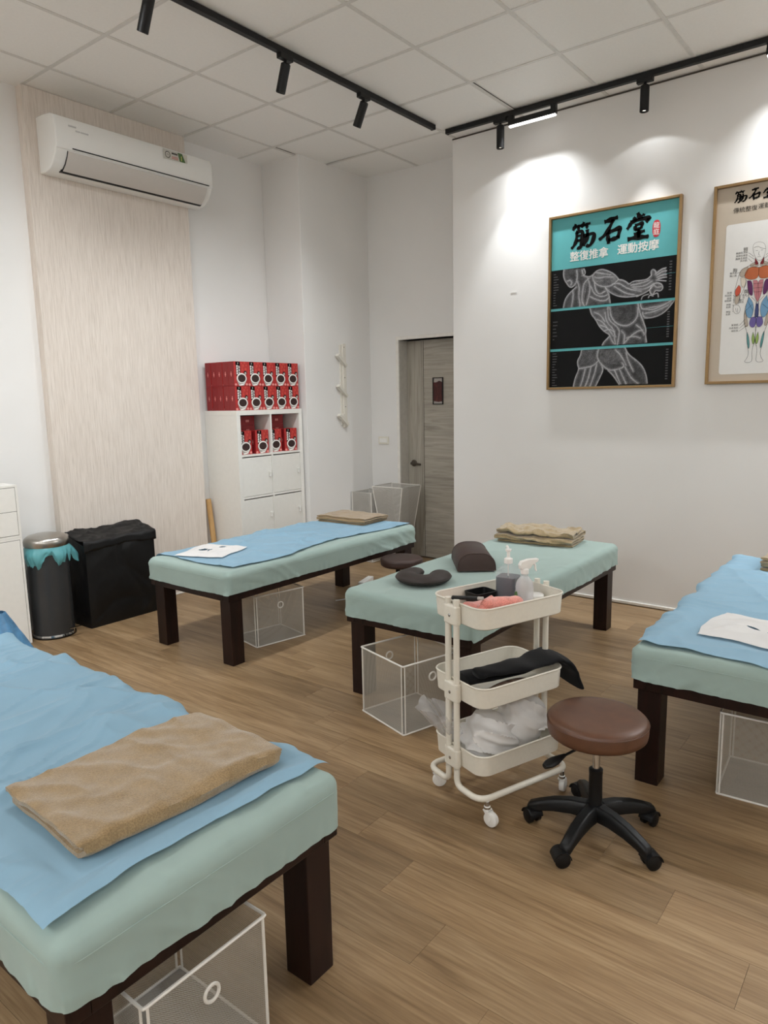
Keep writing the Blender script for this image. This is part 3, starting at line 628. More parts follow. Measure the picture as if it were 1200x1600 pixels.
def arr(p): return np.array(p, float)
def resample(p, n):
    p = arr(p); d = np.r_[0, np.cumsum(np.hypot(*np.diff(p, axis=0).T))]; s = np.linspace(0, d[-1], n)
    return np.stack([np.interp(s, d, p[:, 0]), np.interp(s, d, p[:, 1])], 1)
def smooth_line(p, n=None):
    p = arr(p)
    for _ in range(2):
        q = [p[0]]
        for a, b in zip(p, p[1:]): q += [a*0.75+b*0.25, a*0.25+b*0.75]
        q.append(p[-1]); p = np.array(q)
    return p
def inside(px, py, poly):
    poly = arr(poly); r = np.zeros(px.shape, bool); n = len(poly)
    for i in range(n):
        x0, y0 = poly[i]; x1, y1 = poly[(i+1) % n]
        c = (y0 > py) != (y1 > py)
        r ^= c & (px < (x1-x0)*(py-y0)/((y1-y0) if y1 != y0 else 1e-9)+x0)
    return r
def dist_lines(px, py, lines):
    """distance to the nearest of several poly-lines"""
    d2 = np.full(px.shape, 1e9, np.float32)
    for L in lines:
        x0, x1, y0, y1 = L[:, 0].min()-0.04, L[:, 0].max()+0.04, L[:, 1].min()-0.04, L[:, 1].max()+0.04
        k = np.where((px > x0) & (px < x1) & (py > y0) & (py < y1))
        if not len(k[0]): continue
        qx, qy = px[k], py[k]; dd = d2[k]
        for a, b in zip(L, L[1:]):
            ex, ey = b-a; l2 = ex*ex+ey*ey+1e-12
            t = np.clip(((qx-a[0])*ex+(qy-a[1])*ey)/l2, 0, 1)
            dd = np.minimum(dd, (qx-a[0]-t*ex)**2+(qy-a[1]-t*ey)**2)
        d2[k] = dd
    return np.sqrt(d2)
def stroke(mb, pts, wd, z, mi, taper=True):
    """a flat brush stroke of varying width"""
    p = smooth_line(pts); t = np.gradient(p, axis=0); t /= np.linalg.norm(t, axis=1, keepdims=True)+1e-9; n = np.stack([-t[:, 1], t[:, 0]], 1)
    s = np.linspace(0, 1, len(p))
    w_ = wd*(0.62+0.38*np.cos(s*PI*2.0)**2) if taper else np.full(len(p), wd)
    if taper: w_ = w_*np.clip(np.minimum(s*14+0.55, (1-s)*9+0.12), 0, 1)
    a = p+n*w_[:, None]; b = p-n*w_[:, None]
    ia = [mb.pt((x, y, z)) for x, y in a]; ib = [mb.pt((x, y, z)) for x, y in b]
    for k in range(len(p)-1): mb.face((ia[k], ib[k], ib[k+1], ia[k+1]), mi)
def calligraphy(mb, ox, oy, sc, z, mi):
    for pts, wd in BRUSH: stroke(mb, [(ox+(x-0.15)*sc, oy+(y-0.93)*sc) for x, y in pts], wd*0.00205*sc, z, mi)

# --- the teal and black poster
p1 = poster_root('wall_poster', 'teal and black anatomy poster in a brass frame on the right wall', -2.006, 1.539, 0.912, 1.213)
PWD, PHT = 0.912, 1.213
frame(p1, PWD, PHT)
m = MB(); m.M = PM(0, 0); m.box(0.004, PWD-0.004, 0.004, PHT-0.004, 0.0, 0.0115); m.build('backing', 'teal', p1)
dat = []
BANDS = {1: (0.578, 0.846), 2: (0.293, 0.561), 3: (0.018, 0.275)}
for k in (1, 2, 3):
    y0, y1 = BANDS[k]; x0, x1 = 0.0175, PWD-0.0175
    nx = 292; ny = int(nx*(y1-y0)/(x1-x0))
    gx, gy = np.meshgrid(np.linspace(x0, x1, nx), np.linspace(y0, y1, ny), indexing='ij')
    body = np.zeros(gx.shape, bool)
    for P_ in CMASK[k]: body |= inside(gx, gy, P_)
    L = [smooth_line(l) for l in CHALK[k]]
    d = dist_lines(gx, gy, L)
    Hh = []
    for a, b_, n_ in HATCH.get(k, []):
        A_, B_ = resample(a, 14), resample(b_, 14)
        for q in np.linspace(0.06, 0.94, n_*2): Hh.append(A_*(1-q)+B_*q+0.0012*np.sin(np.arange(14)*1.1+q*20)[:, None])
    dh = dist_lines(gx, gy, Hh) if Hh else np.full(gx.shape, 1.0)
    gr = 0.5+0.5*vnoise(gx*420, gy*420, 3)
    gr2 = 0.5+0.5*fbm(gx*34, gy*34, 7)
    val = np.exp(-(d/0.0034)**2)*(0.62+0.38*gr2)
    val = np.maximum(val, body*(np.exp(-(d/0.017)**1.2)*0.62*(0.40+0.8*gr)))
    val = np.maximum(val, body*np.exp(-(dh/0.0020)**2)*0.55*(0.4+0.8*gr2))
    val = np.maximum(val, body*(0.10+0.34*gr2*gr))
    ink = 0.0065+0.66*np.clip(val, 0, 1)**1.45
    m = MB(); m.M = PM(0, 0); m.grid(np.stack([gx, gy, np.full(gx.shape, 0.0125)], -1))
    o = m.build('print_panel', 'poster_ink', p1)
    ca = o.data.color_attributes.new('ink', 'FLOAT_COLOR', 'POINT')
    c = np.ones((gx.size, 4), np.float32); c[:, :3] = ink.ravel()[:, None]; c[:, 2] *= 1.04
    ca.data.foreach_set('color', c.ravel())
    # faint columns of tiny caption text at both sides, too small to read
cap = MB(); cap.M = PM(0, 0)
for (x, y0, y1, n_) in ((0.035, 0.598, 0.815, 13), (0.862, 0.628, 0.805, 11), (0.035, 0.358, 0.482, 6), (0.860, 0.328, 0.486, 11), (0.036, 0.028, 0.256, 13), (0.862, 0.052, 0.244, 12)):
    for k in range(n_):
        yy = y1-(y1-y0)*k/(n_-1); wd = random.uniform(0.010, 0.040) if x < 0.5 else 0.016
        cap.poly([(x, yy, 0.0129), (x+wd, yy, 0.0129), (x+wd, yy+0.006, 0.0129), (x, yy+0.006, 0.0129)], 0) if x < 0.5 else cap.poly([(x-wd, yy, 0.0129), (x, yy, 0.0129), (x, yy+0.008, 0.0129), (x-wd, yy+0.008, 0.0129)], 0)
MT['capink'] = mat_plain('dim_caption_ink', srgb(66, 66, 68), 0.4)
cap.build('caption_print', 'capink', p1)['kind'] = 'stuff'
m = MB(); m.M = PM(0, 0); calligraphy(m, 0.15, 0.93, 1.0, 0.0128, 0); m.build('brush_lettering', 'inkblack', p1)
m = MB(); m.M = PM(0, 0)
for body, tx, ty in (('整復推拿', 0.2945, 0.899), ('運動按摩', 0.6345, 0.902)):
    m = MB(); m.M = PM(0, 0)
    for k, (dx, dy) in enumerate(((-0.0012, 0), (0.0012, 0), (0, -0.0012), (0, 0.0012))): add_text(m, body, 0.0705, tx+dx, ty+dy, 0.0128+k*0.00005, 0, 0, 'CENTER', 0.98)
    m.build('title_lettering', 'inkwhite', p1)['kind'] = 'stuff'
m = MB(); m.M = PM(0, 0); m.poly([(0.752+0.026*math.copysign(abs(math.cos(a))**0.8, math.cos(a)), 1.029+0.054*math.copysign(abs(math.sin(a))**0.8, math.sin(a)), 0.0126) for a in np.linspace(0, 2*PI, 33)[:-1]]); m.build('red_seal', 'sealred', p1)
m = MB(); m.M = PM(0, 0); add_text(m, '龍', 0.042, 0.752, 1.034, 0.0131); add_text(m, '庭', 0.042, 0.752, 0.992, 0.0131); m.build('seal_lettering', 'inkwhite', p1)
m = MB(); m.M = PM(0, 0)
for (xa, ya, xb, yb) in ((0.66, 1.118, 0.875, 1.117), (0.80, 0.735, 0.885, 0.735), (0.70, 0.395, 0.885, 0.397)): m.poly([(xa, ya, 0.0130), (xb, yb, 0.0130), (xb, yb+0.0012, 0.0130), (xa, ya+0.0008, 0.0130)])
m.build('paper_crease', 'teal', p1)['kind'] = 'stuff'

# --- the beige muscle chart
p2 = poster_root('wall_poster', 'beige muscle chart poster with a coloured figure, cut off by the right edge', -3.108, 1.55, 0.912, 1.207)
frame(p2, 0.912, 1.207)
m = MB(); m.M = PM(0, 0); m.box(0.004, 0.908, 0.004, 1.203, 0.0, 0.0115); m.build('backing', 'beigepaper', p2)
m = MB(); m.M = PM(0, 0); m.poly([(0.456+x, 0.515+y, 0.0122) for x, y in rrect(0.378, 0.455, 0.016, 5)]); m.build('white_card', 'cardpaper', p2)
PC = {'skull': (228, 227, 224), 'grey': (176, 164, 150), 'darkred': (126, 38, 44), 'pec': (176, 98, 62), 'arm': (214, 204, 188), 'red': (192, 84, 62), 'purple': (92, 44, 88),
      'pink': (186, 122, 128), 'blue': (112, 152, 184), 'violet': (104, 92, 150), 'navy': (62, 70, 112), 'tealc': (92, 146, 146), 'green': (138, 164, 92)}
AX = 0.278
def mir(pts): return [(2*AX-x-(0.004 if y > 0.6 else 0), y) for x, y in pts]
for nm, P_ in P2POLY.items():
    MT['chart_'+nm] = mat_plain('chart_ink_'+nm, srgb(*PC[nm]), 0.5, 0.2, noise=0.03)
    for q in P_:
        for qq in ([q] if nm == 'skull' else [q, mir(q)]):
            zf = 0.0124+0.00003*len([o_ for o_ in p2.children]); m = MB(); m.M = PM(0, 0); m.poly([(x, y, zf) for x, y in smooth_line(list(qq)+[qq[0]])[:-1]]); m.build('figure_print', 'chart_'+nm, p2)
m = MB(); m.M = PM(0, 0)
for nm, P_ in P2POLY.items():
    for q in P_:
        stroke(m, list(q)+[q[0]], 0.0006, 0.0136, 0, False)
        if nm != 'skull': stroke(m, mir(q)+[mir(q)[0]], 0.0006, 0.0136, 0, False)
for k, q in enumerate(P2LINE):
    stroke(m, q, 0.0008, 0.0136, 0, False)
    if k >= 5 and not (21 <= k <= 30): stroke(m, mir(q), 0.0008, 0.0136, 0, False)
m.build('outline_print', 'inkblack', p2)
m = MB(); m.M = PM(0, 0); calligraphy(m, 0.111, 1.076, 0.40, 0.0126, 0); m.build('brush_lettering', 'inkblack', p2)
m = MB(); m.M = PM(0, 0)
add_text(m, '傳統整復', 0.034, 0.112, 1.037, 0.0126, 0, 0.0, 'LEFT'); add_text(m, '運動按摩', 0.034, 0.250, 1.041, 0.0126, 0, 0.0, 'LEFT')
for s, x, y in (('頸', 0.195, 0.802), ('胸', 0.141, 0.685), ('腹', 0.210, 0.552)): add_text(m, s, 0.026, x, y, 0.0126)
for s, x, y in (('胸鎖乳突肌', 0.209, 0.789), ('肩胛舌骨肌', 0.209, 0.772), ('胸骨舌骨肌', 0.208, 0.756), ('斜方肌', 0.208, 0.741), ('胸大肌', 0.153, 0.673), ('胸小肌', 0.153, 0.657), ('腹直', 0.217, 0.535), ('肌', 0.206, 0.521), ('腹外', 0.202, 0.507), ('斜肌', 0.202, 0.494),
                ('肱橈', 0.130, 0.557), ('肌屈肌', 0.130, 0.541), ('屈指', 0.130, 0.524), ('總肌群', 0.130, 0.509), ('伸腕', 0.128, 0.485), ('肌群', 0.128, 0.470), ('伸指', 0.128, 0.441), ('肌群', 0.128, 0.426), ('股直肌', 0.178, 0.358), ('內收長肌', 0.179, 0.340), ('縫匠肌', 0.179, 0.322)):
    add_text(m, s, 0.0135, x, y, 0.0126, 0, 0.0, 'RIGHT')
m.build('label_print', 'inkblack', p2)['kind'] = 'stuff'

# ------------------------------------------------------------------ massage beds
LB, WBD = 1.82, 0.76
def rounded_box(L, W, z0, z1, r, step):
    """five-sided rounded box as numpy verts and faces (no bottom)"""
    bm = bmesh.new()
    nx, ny, nz = int(L/step), int(W/step), max(4, int((z1-z0)/step))
    def g(fn, n, m):
        vs = [[bm.verts.new(fn(i/n, j/m)) for j in range(m+1)] for i in range(n+1)]
        for i in range(n):
            for j in range(m): bm.faces.new((vs[i][j], vs[i+1][j], vs[i+1][j+1], vs[i][j+1]))
    hx, hy, h = L/2, W/2, z1-z0
    g(lambda a, b: (-hx+L*a, -hy+W*b, z1), nx, ny)
    g(lambda a, b: (-hx+L*a, -hy, z0+h*b), nx, nz); g(lambda a, b: (-hx+L*a, hy, z0+h*b), nx, nz)
    g(lambda a, b: (-hx, -hy+W*a, z0+h*b), ny, nz); g(lambda a, b: (hx, -hy+W*a, z0+h*b), ny, nz)
    bmesh.ops.remove_doubles(bm, verts=bm.verts, dist=1e-5); bmesh.ops.recalc_face_normals(bm, faces=bm.faces)
    bm.verts.index_update()
    V = np.array([v.co[:] for v in bm.verts]); Fc = [tuple(v.index for v in f.verts) for f in bm.faces]; bm.free()
    q = V.copy(); q[:, 0] = np.clip(q[:, 0], -hx+r, hx-r); q[:, 1] = np.clip(q[:, 1], -hy+r, hy-r); q[:, 2] = np.minimum(q[:, 2], z1-r)
    d = V-q; ln = np.linalg.norm(d, axis=1, keepdims=True); k = ln[:, 0] > 1e-9
    N = np.zeros_like(V); N[k] = d[k]/ln[k]; N[~k] = (0, 0, 1)
    P = V.copy(); P[k] = q[k]+N[k]*r
    return P, N, Fc
ZT, ZH = 0.557, 0.428
def make_bed(label, loc, rotz, seed, step=0.02, wr=1.0, dirw=1):
    t = thing('massage_bed', label, 'massage bed', loc, rotz, 'massage beds in the treatment room')
    P, N, Fc = rounded_box(LB, WBD, ZH-0.006, ZT, 0.035, step)
    side = np.clip(1-np.abs(N[:, 2])*1.2, 0, 1)
    s = np.where(np.abs(N[:, 0]) > np.abs(N[:, 1]), P[:, 1], P[:, 0])
    zz = P[:, 2]
    wp = fbm(s*2.2+seed, zz*4, seed+6)*0.10
    patch = np.clip(0.35+1.1*fbm(s*1.7, s*0+seed, seed+8), 0.08, 1)
    wrk = (ridge((s*0.85+zz*1.25*dirw+wp)*13, zz*3+s*0.5, seed, 4.5)*0.011+ridge((s*0.7+zz*1.6*dirw+wp*0.7)*23+5, zz*4, seed+1, 4.0)*0.006)*patch*wr + fbm(s*5, zz*7, seed+4)*0.004
    hem = np.clip((ZH+0.045-zz)/0.045, 0, 1)
    pleat = vnoise(s*46, zz*3, seed+9)*0.0045*hem
    P = P+N*((wrk*(0.55+0.45*hem)+pleat)*side)[:, None]
    P[:, 0] *= 1-0.006*hem*0; 
    tp = N[:, 2] > 0.8
    P[:, 2] += np.where(tp, fbm(P[:, 0]*3, P[:, 1]*3, seed+21)*0.004+ridge(P[:, 0]*4+P[:, 1]*3, P[:, 1]*5-P[:, 0], seed+31, 6)*0.004, 0)
    P[:, 2] += hem*vnoise(s*2.3, s*0+seed, seed+2)*0.008
    m = MB(); m.v = [tuple(p) for p in P]; m.f = Fc; m.mi = [0]*len(Fc)
    m.build('fitted_cover', 'cover', t, smooth=True, angle=80)
    hx, hy, r = LB/2+0.0005, WBD/2+0.0005, 0.035
    pts = fillet([(-hx, -hy, ZT-0.04), (hx, -hy, ZT-0.04), (hx, hy, ZT-0.04), (-hx, hy, ZT-0.04)], 0.05, 5, True)
    MB().tube(pts, 0.0014, 6, True).build('seam', 'cover', t, smooth=True)
    fx, fy = LB/2-0.012, WBD/2-0.012
    for a in ((-fx, fx, -fy, -fy+0.05), (-fx, fx, fy-0.05, fy), (-fx, -fx+0.05, -fy+0.05, fy-0.05), (fx-0.05, fx, -fy+0.05, fy-0.05)):
        MB().box(*a, 0.384, ZH+0.004).build('rail', 'darkwood', t, bevel=0.003)
    MB().box(-fx+0.05, fx-0.05, -fy+0.05, fy-0.05, 0.41, ZH+0.004).build('base_board', 'darkwood', t)
    lx, ly = LB/2-0.03, WBD/2-0.025
    for sx in (-1, 1):
        for sy_ in (-1, 1):
            x0, x1 = sorted((sx*lx, sx*(lx-0.088))); y0, y1 = sorted((sy_*ly, sy_*(ly-0.088)))
            MB().box(x0, x1, y0, y1, 0.0, 0.386).build('leg', 'darkwood', t, bevel=0.003)
    return t
BA = (0.985, -0.895, 0); BB = (1.11, -2.395, 0); BC = (1.10, -3.855, 0); BD = (-1.54, -2.29, 0)
make_bed('massage bed at the back left under the air conditioner, blue sheet and white face cover', BA, 0, 3, 0.0105, 1.5, 1)
make_bed('middle massage bed without a blue sheet, bolster and ring cushion on its teal cover', BB, 0, 11, 0.012, 0.8, 1)
make_bed('massage bed cut off by the right edge, blue sheet and white face cover', BC, 0, 23, 0.0105, 1.4, 1)
make_bed('nearest massage bed in the lower left corner with the large folded towel', BD, PI/2, 37, 0.009, 0.9, -1)

def drape(x, y, lift, L=LB, W=WBD, r=0.035, top=ZT):
    """bed-local sheet position for flat coordinates x,y (bends over the edges)"""
    def ax(c, h):
        s = np.sign(c); d = np.abs(c)-(h-r)
        flat = d <= 0; ang = np.clip(d/(r+0.004), 0, PI/2); extra = np.maximum(d-(r+0.004)*PI/2, 0)
        pos = np.where(flat, np.abs(c), h-r+(r+lift)*np.sin(ang)); drop = np.where(flat, 0, r*(1-np.cos(ang))+extra)
        return s*pos, drop
    X, dx = ax(x, L/2); Y, dy = ax(y, W/2)
    return X, Y, top+lift-dx-dy
def make_sheet(label, loc, rotz, ex, seed, n=(120, 60), amp=0.006, ridges=1.0, ex_noise=0.02, strip=None, dirn=(6, 2.0), flat=(), ruffle=()):
    """ex = x0,x1,y0,y1 extents of the sheet in bed-local flat coordinates"""
    t = thing('bed_sheet', label, 'bed sheet', loc, rotz, 'blue disposable sheets on the massage beds')
    u, v = np.meshgrid(np.linspace(0, 1, n[0]), np.linspace(0, 1, n[1]), indexing='ij')
    x0, x1, y0, y1 = ex
    yl = y0+fbm(u*5, u*0, seed, 3)*ex_noise; yh = y1+fbm(u*5, u*0+9, seed+1, 3)*ex_noise
    if strip is not None:
        yl = yl+np.interp(u, *strip[0]); yh = yh+np.interp(u, *strip[1])
    xl = x0+fbm(v*4, v*0, seed+2, 3)*ex_noise*1.2; xh = x1+fbm(v*4, v*0+5, seed+3, 3)*ex_noise
    x = xl+(xh-xl)*u; y = yl+(yh-yl)*v
    lift = 0.0085
    X, Yy, Z = drape(x, y, lift)
    edge = np.minimum(np.minimum(u, 1-u)*10, np.minimum(v, 1-v)*7).clip(0, 1)
    wv = (ridge(x*dirn[0]+fbm(x*2, y*2, seed+5)*1.2, y*dirn[1]+fbm(x*3, y*3, seed+6)*0.8, seed+7, 4.0))*amp*ridges
    wv += (ridge(x*3.0-y*5+2, y*3+x*2, seed+8, 5.0))*amp*0.8*ridges+ (fbm(x*4, y*4, seed+12)+0.5)*amp*0.22+ridge(x*dirn[0]*2.1+fbm(x*3, y*3, seed+13)*1.6+y*2, y*dirn[1]*2+x, seed+14, 6)*amp*0.55*ridges
    keep = np.ones_like(x)
    for (fx, fy, ax_, ay) in flat: keep *= np.clip((np.maximum(np.abs(x-fx)/ax_, np.abs(y-fy)/ay)-1)*4, 0, 1)
    Z = Z+wv*(0.35+0.65*edge)*keep
    for side_, ra in ruffle:
        e_ = np.clip(1-(v if side_ < 0 else 1-v)*7, 0, 1)
        nn = np.clip(vnoise(x*9+seed, x*0+2, seed+40), 0, 1)**1.3+0.35*np.clip(vnoise(x*23, x*0+7, seed+41), 0, 1)
        Z = Z+ra*nn*e_**1.5*keep; Yy = Yy+side_*ra*0.7*vnoise(x*7, x*0+4, seed+42)*e_
    over = np.abs(y) > WBD/2-0.02
    Yy = Yy+np.where(over, np.sign(y)*(0.5+vnoise(x*16, x*0, seed+15)+0.8)*0.012*np.clip((np.abs(y)-WBD/2+0.02)/0.05, 0, 1), 0)
    m = MB(); m.grid(np.stack([X, Yy, Z], -1)); m.build('sheet', 'sheet', t, smooth=True, angle=180)
    return t
make_sheet('blue disposable sheet on the back left massage bed', BA, 0, (-0.83, 0.905, -0.36, 0.40), 5, (150, 70), 0.015, 1.0, 0.02,
           (([0, .1, .25, .42, .55, .7, .85, 1], [0.02, 0.01, 0.0, 0.07, 0.10, 0.07, 0.03, 0.02]), ([0, 1], [0, 0])), (5, 1.6), ((0.76, 0.12, 0.19, 0.27), (-0.61, 0.12, 0.21, 0.21)), ((1, 0.02),))
make_sheet('blue disposable sheet on the massage bed at the right edge', BC, 0, (-0.885, 0.92, -0.36, 0.385), 15, (170, 80), 0.011, 1.0, 0.02, None, (6, 2), ((0.70, 0, 0.16, 0.24), (-0.525, 0, 0.20, 0.24)), ((1, 0.030),))
make_sheet('blue disposable sheet on the nearest massage bed', BD, PI/2, (-0.84, 0.92, -0.388, 0.36), 25, (240, 130), 0.015, 1.25, 0.018, None, (7.5, 1.3), ((-0.565, -0.035, 0.20, 0.30),), ((-1, 0.035),))

def make_cover(label, x, y, z, rot, L, W, seed, slits, bump=0.022):
    t = thing('face_cover', label, 'face cover', (x, y, z), rot, 'white disposable face covers on the beds')
    n, m_ = 84, 70
    u, v = np.meshgrid(np.linspace(0, 1, n), np.linspace(0, 1, m_), indexing='ij')
    X = (u-0.5)*L*(1+0.09*vnoise(v*3.2, v*0, seed)); Y = (v-0.5)*W*(1+0.12*vnoise(u*3.0, u*0+3, seed+1))
    d = np.minimum(np.minimum(u, 1-u), np.minimum(v, 1-v))*2
    Z = 0.007+bump*np.clip(d*1.6, 0, 1)**0.7*(0.75+0.5*fbm(u*3, v*3, seed+2))+ridge(u*4, v*3, seed+3, 4)*0.008*np.clip(d*3, 0.2, 1)
    msk = np.ones((n-1, m_-1), bool)
    uc = (u[:-1, :-1]+u[1:, 1:])/2; vc = (v[:-1, :-1]+v[1:, 1:])/2
    for (ax_, ay, bx, by, wd) in slits:
        dx, dy = bx-ax_, by-ay; L2 = dx*dx+dy*dy; tt = np.clip(((uc-ax_)*dx+(vc-ay)*dy)/L2, 0, 1)
        dist = np.hypot(uc-ax_-tt*dx, vc-ay-tt*dy); msk &= ~(dist < wd*(0.25+1.5*tt*(1-tt)*2))
    m = MB(); m.grid(np.stack([X, Y, Z], -1), 0, msk); m.build('tissue', 'tissue', t, smooth=True, angle=180)
    return t
make_cover('white face cover with cut slits on the back left bed', 0.375, -0.775, ZT+0.010, 0.35, 0.33, 0.34, 41, [(0.36, 0.42, 0.36, 0.70, 0.034), (0.22, 0.42, 0.42, 0.44, 0.026), (0.60, 0.40, 0.66, 0.30, 0.036)])
make_cover('white face cover with cut slits on the right edge bed', 0.575, -3.855, ZT+0.010, -0.1, 0.34, 0.40, 52, [(0.46, 0.62, 0.34, 0.48, 0.030), (0.30, 0.40, 0.42, 0.30, 0.024), (0.50, 0.34, 0.40, 0.30, 0.034)])

# towels: a cloth folded to and fro, thick, rounded at the folds
def fold_profile(wds, th, gap):
    """2-D centre line of a cloth folded to and fro; wds = (left,right) of every layer, bottom first"""
    pts = []; z = th/2
    for k, (a, b) in enumerate(wds):
        row = np.linspace(a, b, 26) if k % 2 == 0 else np.linspace(b, a, 26)
        pts += [(y, z) for y in row]
        if k < len(wds)-1:
            end = row[-1]; nxt = wds[k+1][1] if k % 2 == 0 else wds[k+1][0]; sgn = 1 if k % 2 == 0 else -1; rz = (th+gap)/2
            for a_ in np.linspace(-PI/2, PI/2, 9)[1:-1]:
                pts.append(((end+nxt)/2*0.5+end*0.5+sgn*rz*math.cos(a_), z+rz+rz*math.sin(a_)))
            z += th+gap
    return np.array(pts)
def make_towel(label, loc, rotz, L, wds, th, gap, mat, seed, amp=0.006, nu=90, taper=None, group='folded tan towels on the massage beds', rip=1.0, flip=False, ext=0.0, wav=1.0):
    t = thing('folded_towel', label, 'towel', loc, rotz, group)
    C = fold_profile(wds, th, gap)
    if flip: C[:, 0] *= -1
    T = np.gradient(C, axis=0); T /= np.linalg.norm(T, axis=1, keepdims=True)+1e-9; Nn = np.stack([-T[:, 1], T[:, 0]], 1)
    zmax = C[:, 1].max()
    rings = []
    for i in range(nu):
        u = i/(nu-1); x = (u-0.5)*L
        ends = min(1.0, min(u, 1-u)*18+0.25); hth = th/2*(ends**0.5)
        lay = C[:, 1]/max(zmax, 1e-6)
        a = C+Nn*hth; b = C-Nn*hth
        ring = np.concatenate([a, b[::-1]])
        layr = np.concatenate([lay, lay[::-1]])
        yy = ring[:, 0]*(1+0.03*vnoise(np.array(u*3.0), np.array(seed*1.0), seed))+vnoise(u*4+layr*7, layr*5+seed, seed+1)*0.006*rip
        zz = ring[:, 1]
        up = layr
        wx = fbm(u*3+yy*4, yy*5+layr, seed+8)*1.2
        zz = zz+up*((fbm(u*6+seed+yy*0, yy*12, seed+2)*0.9+ridge(u*5*wav+yy*7+wx, yy*6-u*4+wx, seed+3, 2.2)*0.8)*amp)
        xx = x+vnoise(layr*4, layr*0+seed, seed+5)*0.012*(2*u-1)+vnoise(yy*9, layr*3, seed+6)*0.004-ext*(1-u)**9*np.clip(1.2-layr*3.0, 0, 1)
        rings.append([(xx[k], yy[k], max(zz[k], 0.0005)) for k in range(len(ring))])
    m = MB(); m.rings(rings); m.build('cloth', mat, t, smooth=True, angle=70)
    return t
make_towel('large tan towel folded on the nearest bed, one end peeking out from under the fold', (-1.488, -2.855, ZT+0.010), -0.055, 0.53, [(-0.165, 0.165), (-0.18, 0.172)], 0.021, 0.0015, 'towel', 3, 0.0085, 120, rip=1.2, flip=True, ext=0.042)
make_towel('tan towel folded on the back left bed', (1.745, -0.775, ZT+0.009), -PI/2+0.03, 0.45, [(-0.15, 0.14), (-0.15, 0.15), (-0.155, 0.145), (-0.15, 0.15)], 0.010, 0.002, 'towel', 13, 0.006, 60)
make_towel('khaki towel loosely rolled up on the middle bed', (1.80, -2.33, ZT+0.005), -PI/2+0.10, 0.50, [(-0.12, 0.12), (-0.13, 0.12), (-0.125, 0.125), (-0.115, 0.12), (-0.115, 0.10)], 0.012, 0.004, 'towel_b', 29, 0.020, 80, rip=3.0)
make_towel('khaki towel at the right edge, on the far end of the right bed', (1.80, -3.86, ZT+0.009), -PI/2-0.03, 0.42, [(-0.13, 0.13), (-0.14, 0.12), (-0.13, 0.13), (-0.15, 0.14)], 0.014, 0.004, 'towel_b', 31, 0.010, 60, rip=2.0)

# bolster and ring cushion on the middle bed
bo = thing('bolster_cushion', 'dark brown half round leather bolster on the middle bed', 'cushion', (0.985, -2.31, ZT+0.004), math.radians(38))
rr = []
for k, x in enumerate((-0.165, -0.163, -0.155, 0.155, 0.163, 0.165)):
    s = (0.93, 0.97, 1, 1, 0.97, 0.93)[k]
    ring = []
    for a in np.linspace(0, PI, 22): ring.append((x, 0.105*s*math.copysign(abs(math.cos(a))**0.72, math.cos(a)), 0.098*s*math.sin(a)**0.75+0.004))
    rr.append(ring)
m = MB(); m.rings(rr); m.build('pad', 'darkleather', bo, smooth=True, angle=50)
for x in (-0.162, 0.162):
    MB().tube([(x, 0.103*math.copysign(abs(math.cos(a))**0.72, math.cos(a)), 0.096*math.sin(a)**0.75+0.005) for a in np.linspace(0, PI, 22)], 0.003, 6).build('piping', 'darkleather', bo, smooth=True)
dn = thing('ring_cushion', 'dark brown horseshoe shaped face cushion on the middle bed', 'cushion', (0.53, -2.285, ZT+0.004), math.radians(12))
m = MB(); R = []; K_ = 56; a0, a1 = math.radians(20), math.radians(346)
for k in range(K_):
    a = a0+(a1-a0)*k/(K_-1); e = min(k, K_-1-k)/7.0; sq = math.sqrt(max(0.03, 1-(1-min(e, 1))**2))
    er = Vector((math.cos(a), math.sin(a), 0)); P_ = er*0.086+Vector((0, 0, 0.028))
    R.append([P_+er*0.058*sq*math.cos(b)+Vector((0, 0, 1))*0.0275*sq*math.sin(b)*(1+0.06*math.sin(a*3)) for b in np.linspace(0, 2*PI, 19)[:-1]])
m.rings(R); m.build('pad', 'donutfab', dn, smooth=True, angle=80)
m = MB().tube([(0.1445*math.cos(a), 0.1445*math.sin(a), 0.028) for a in np.linspace(a0+0.2, a1-0.2, 50)], 0.0022, 6); m.build('piping', 'donutfab', dn, smooth=True)

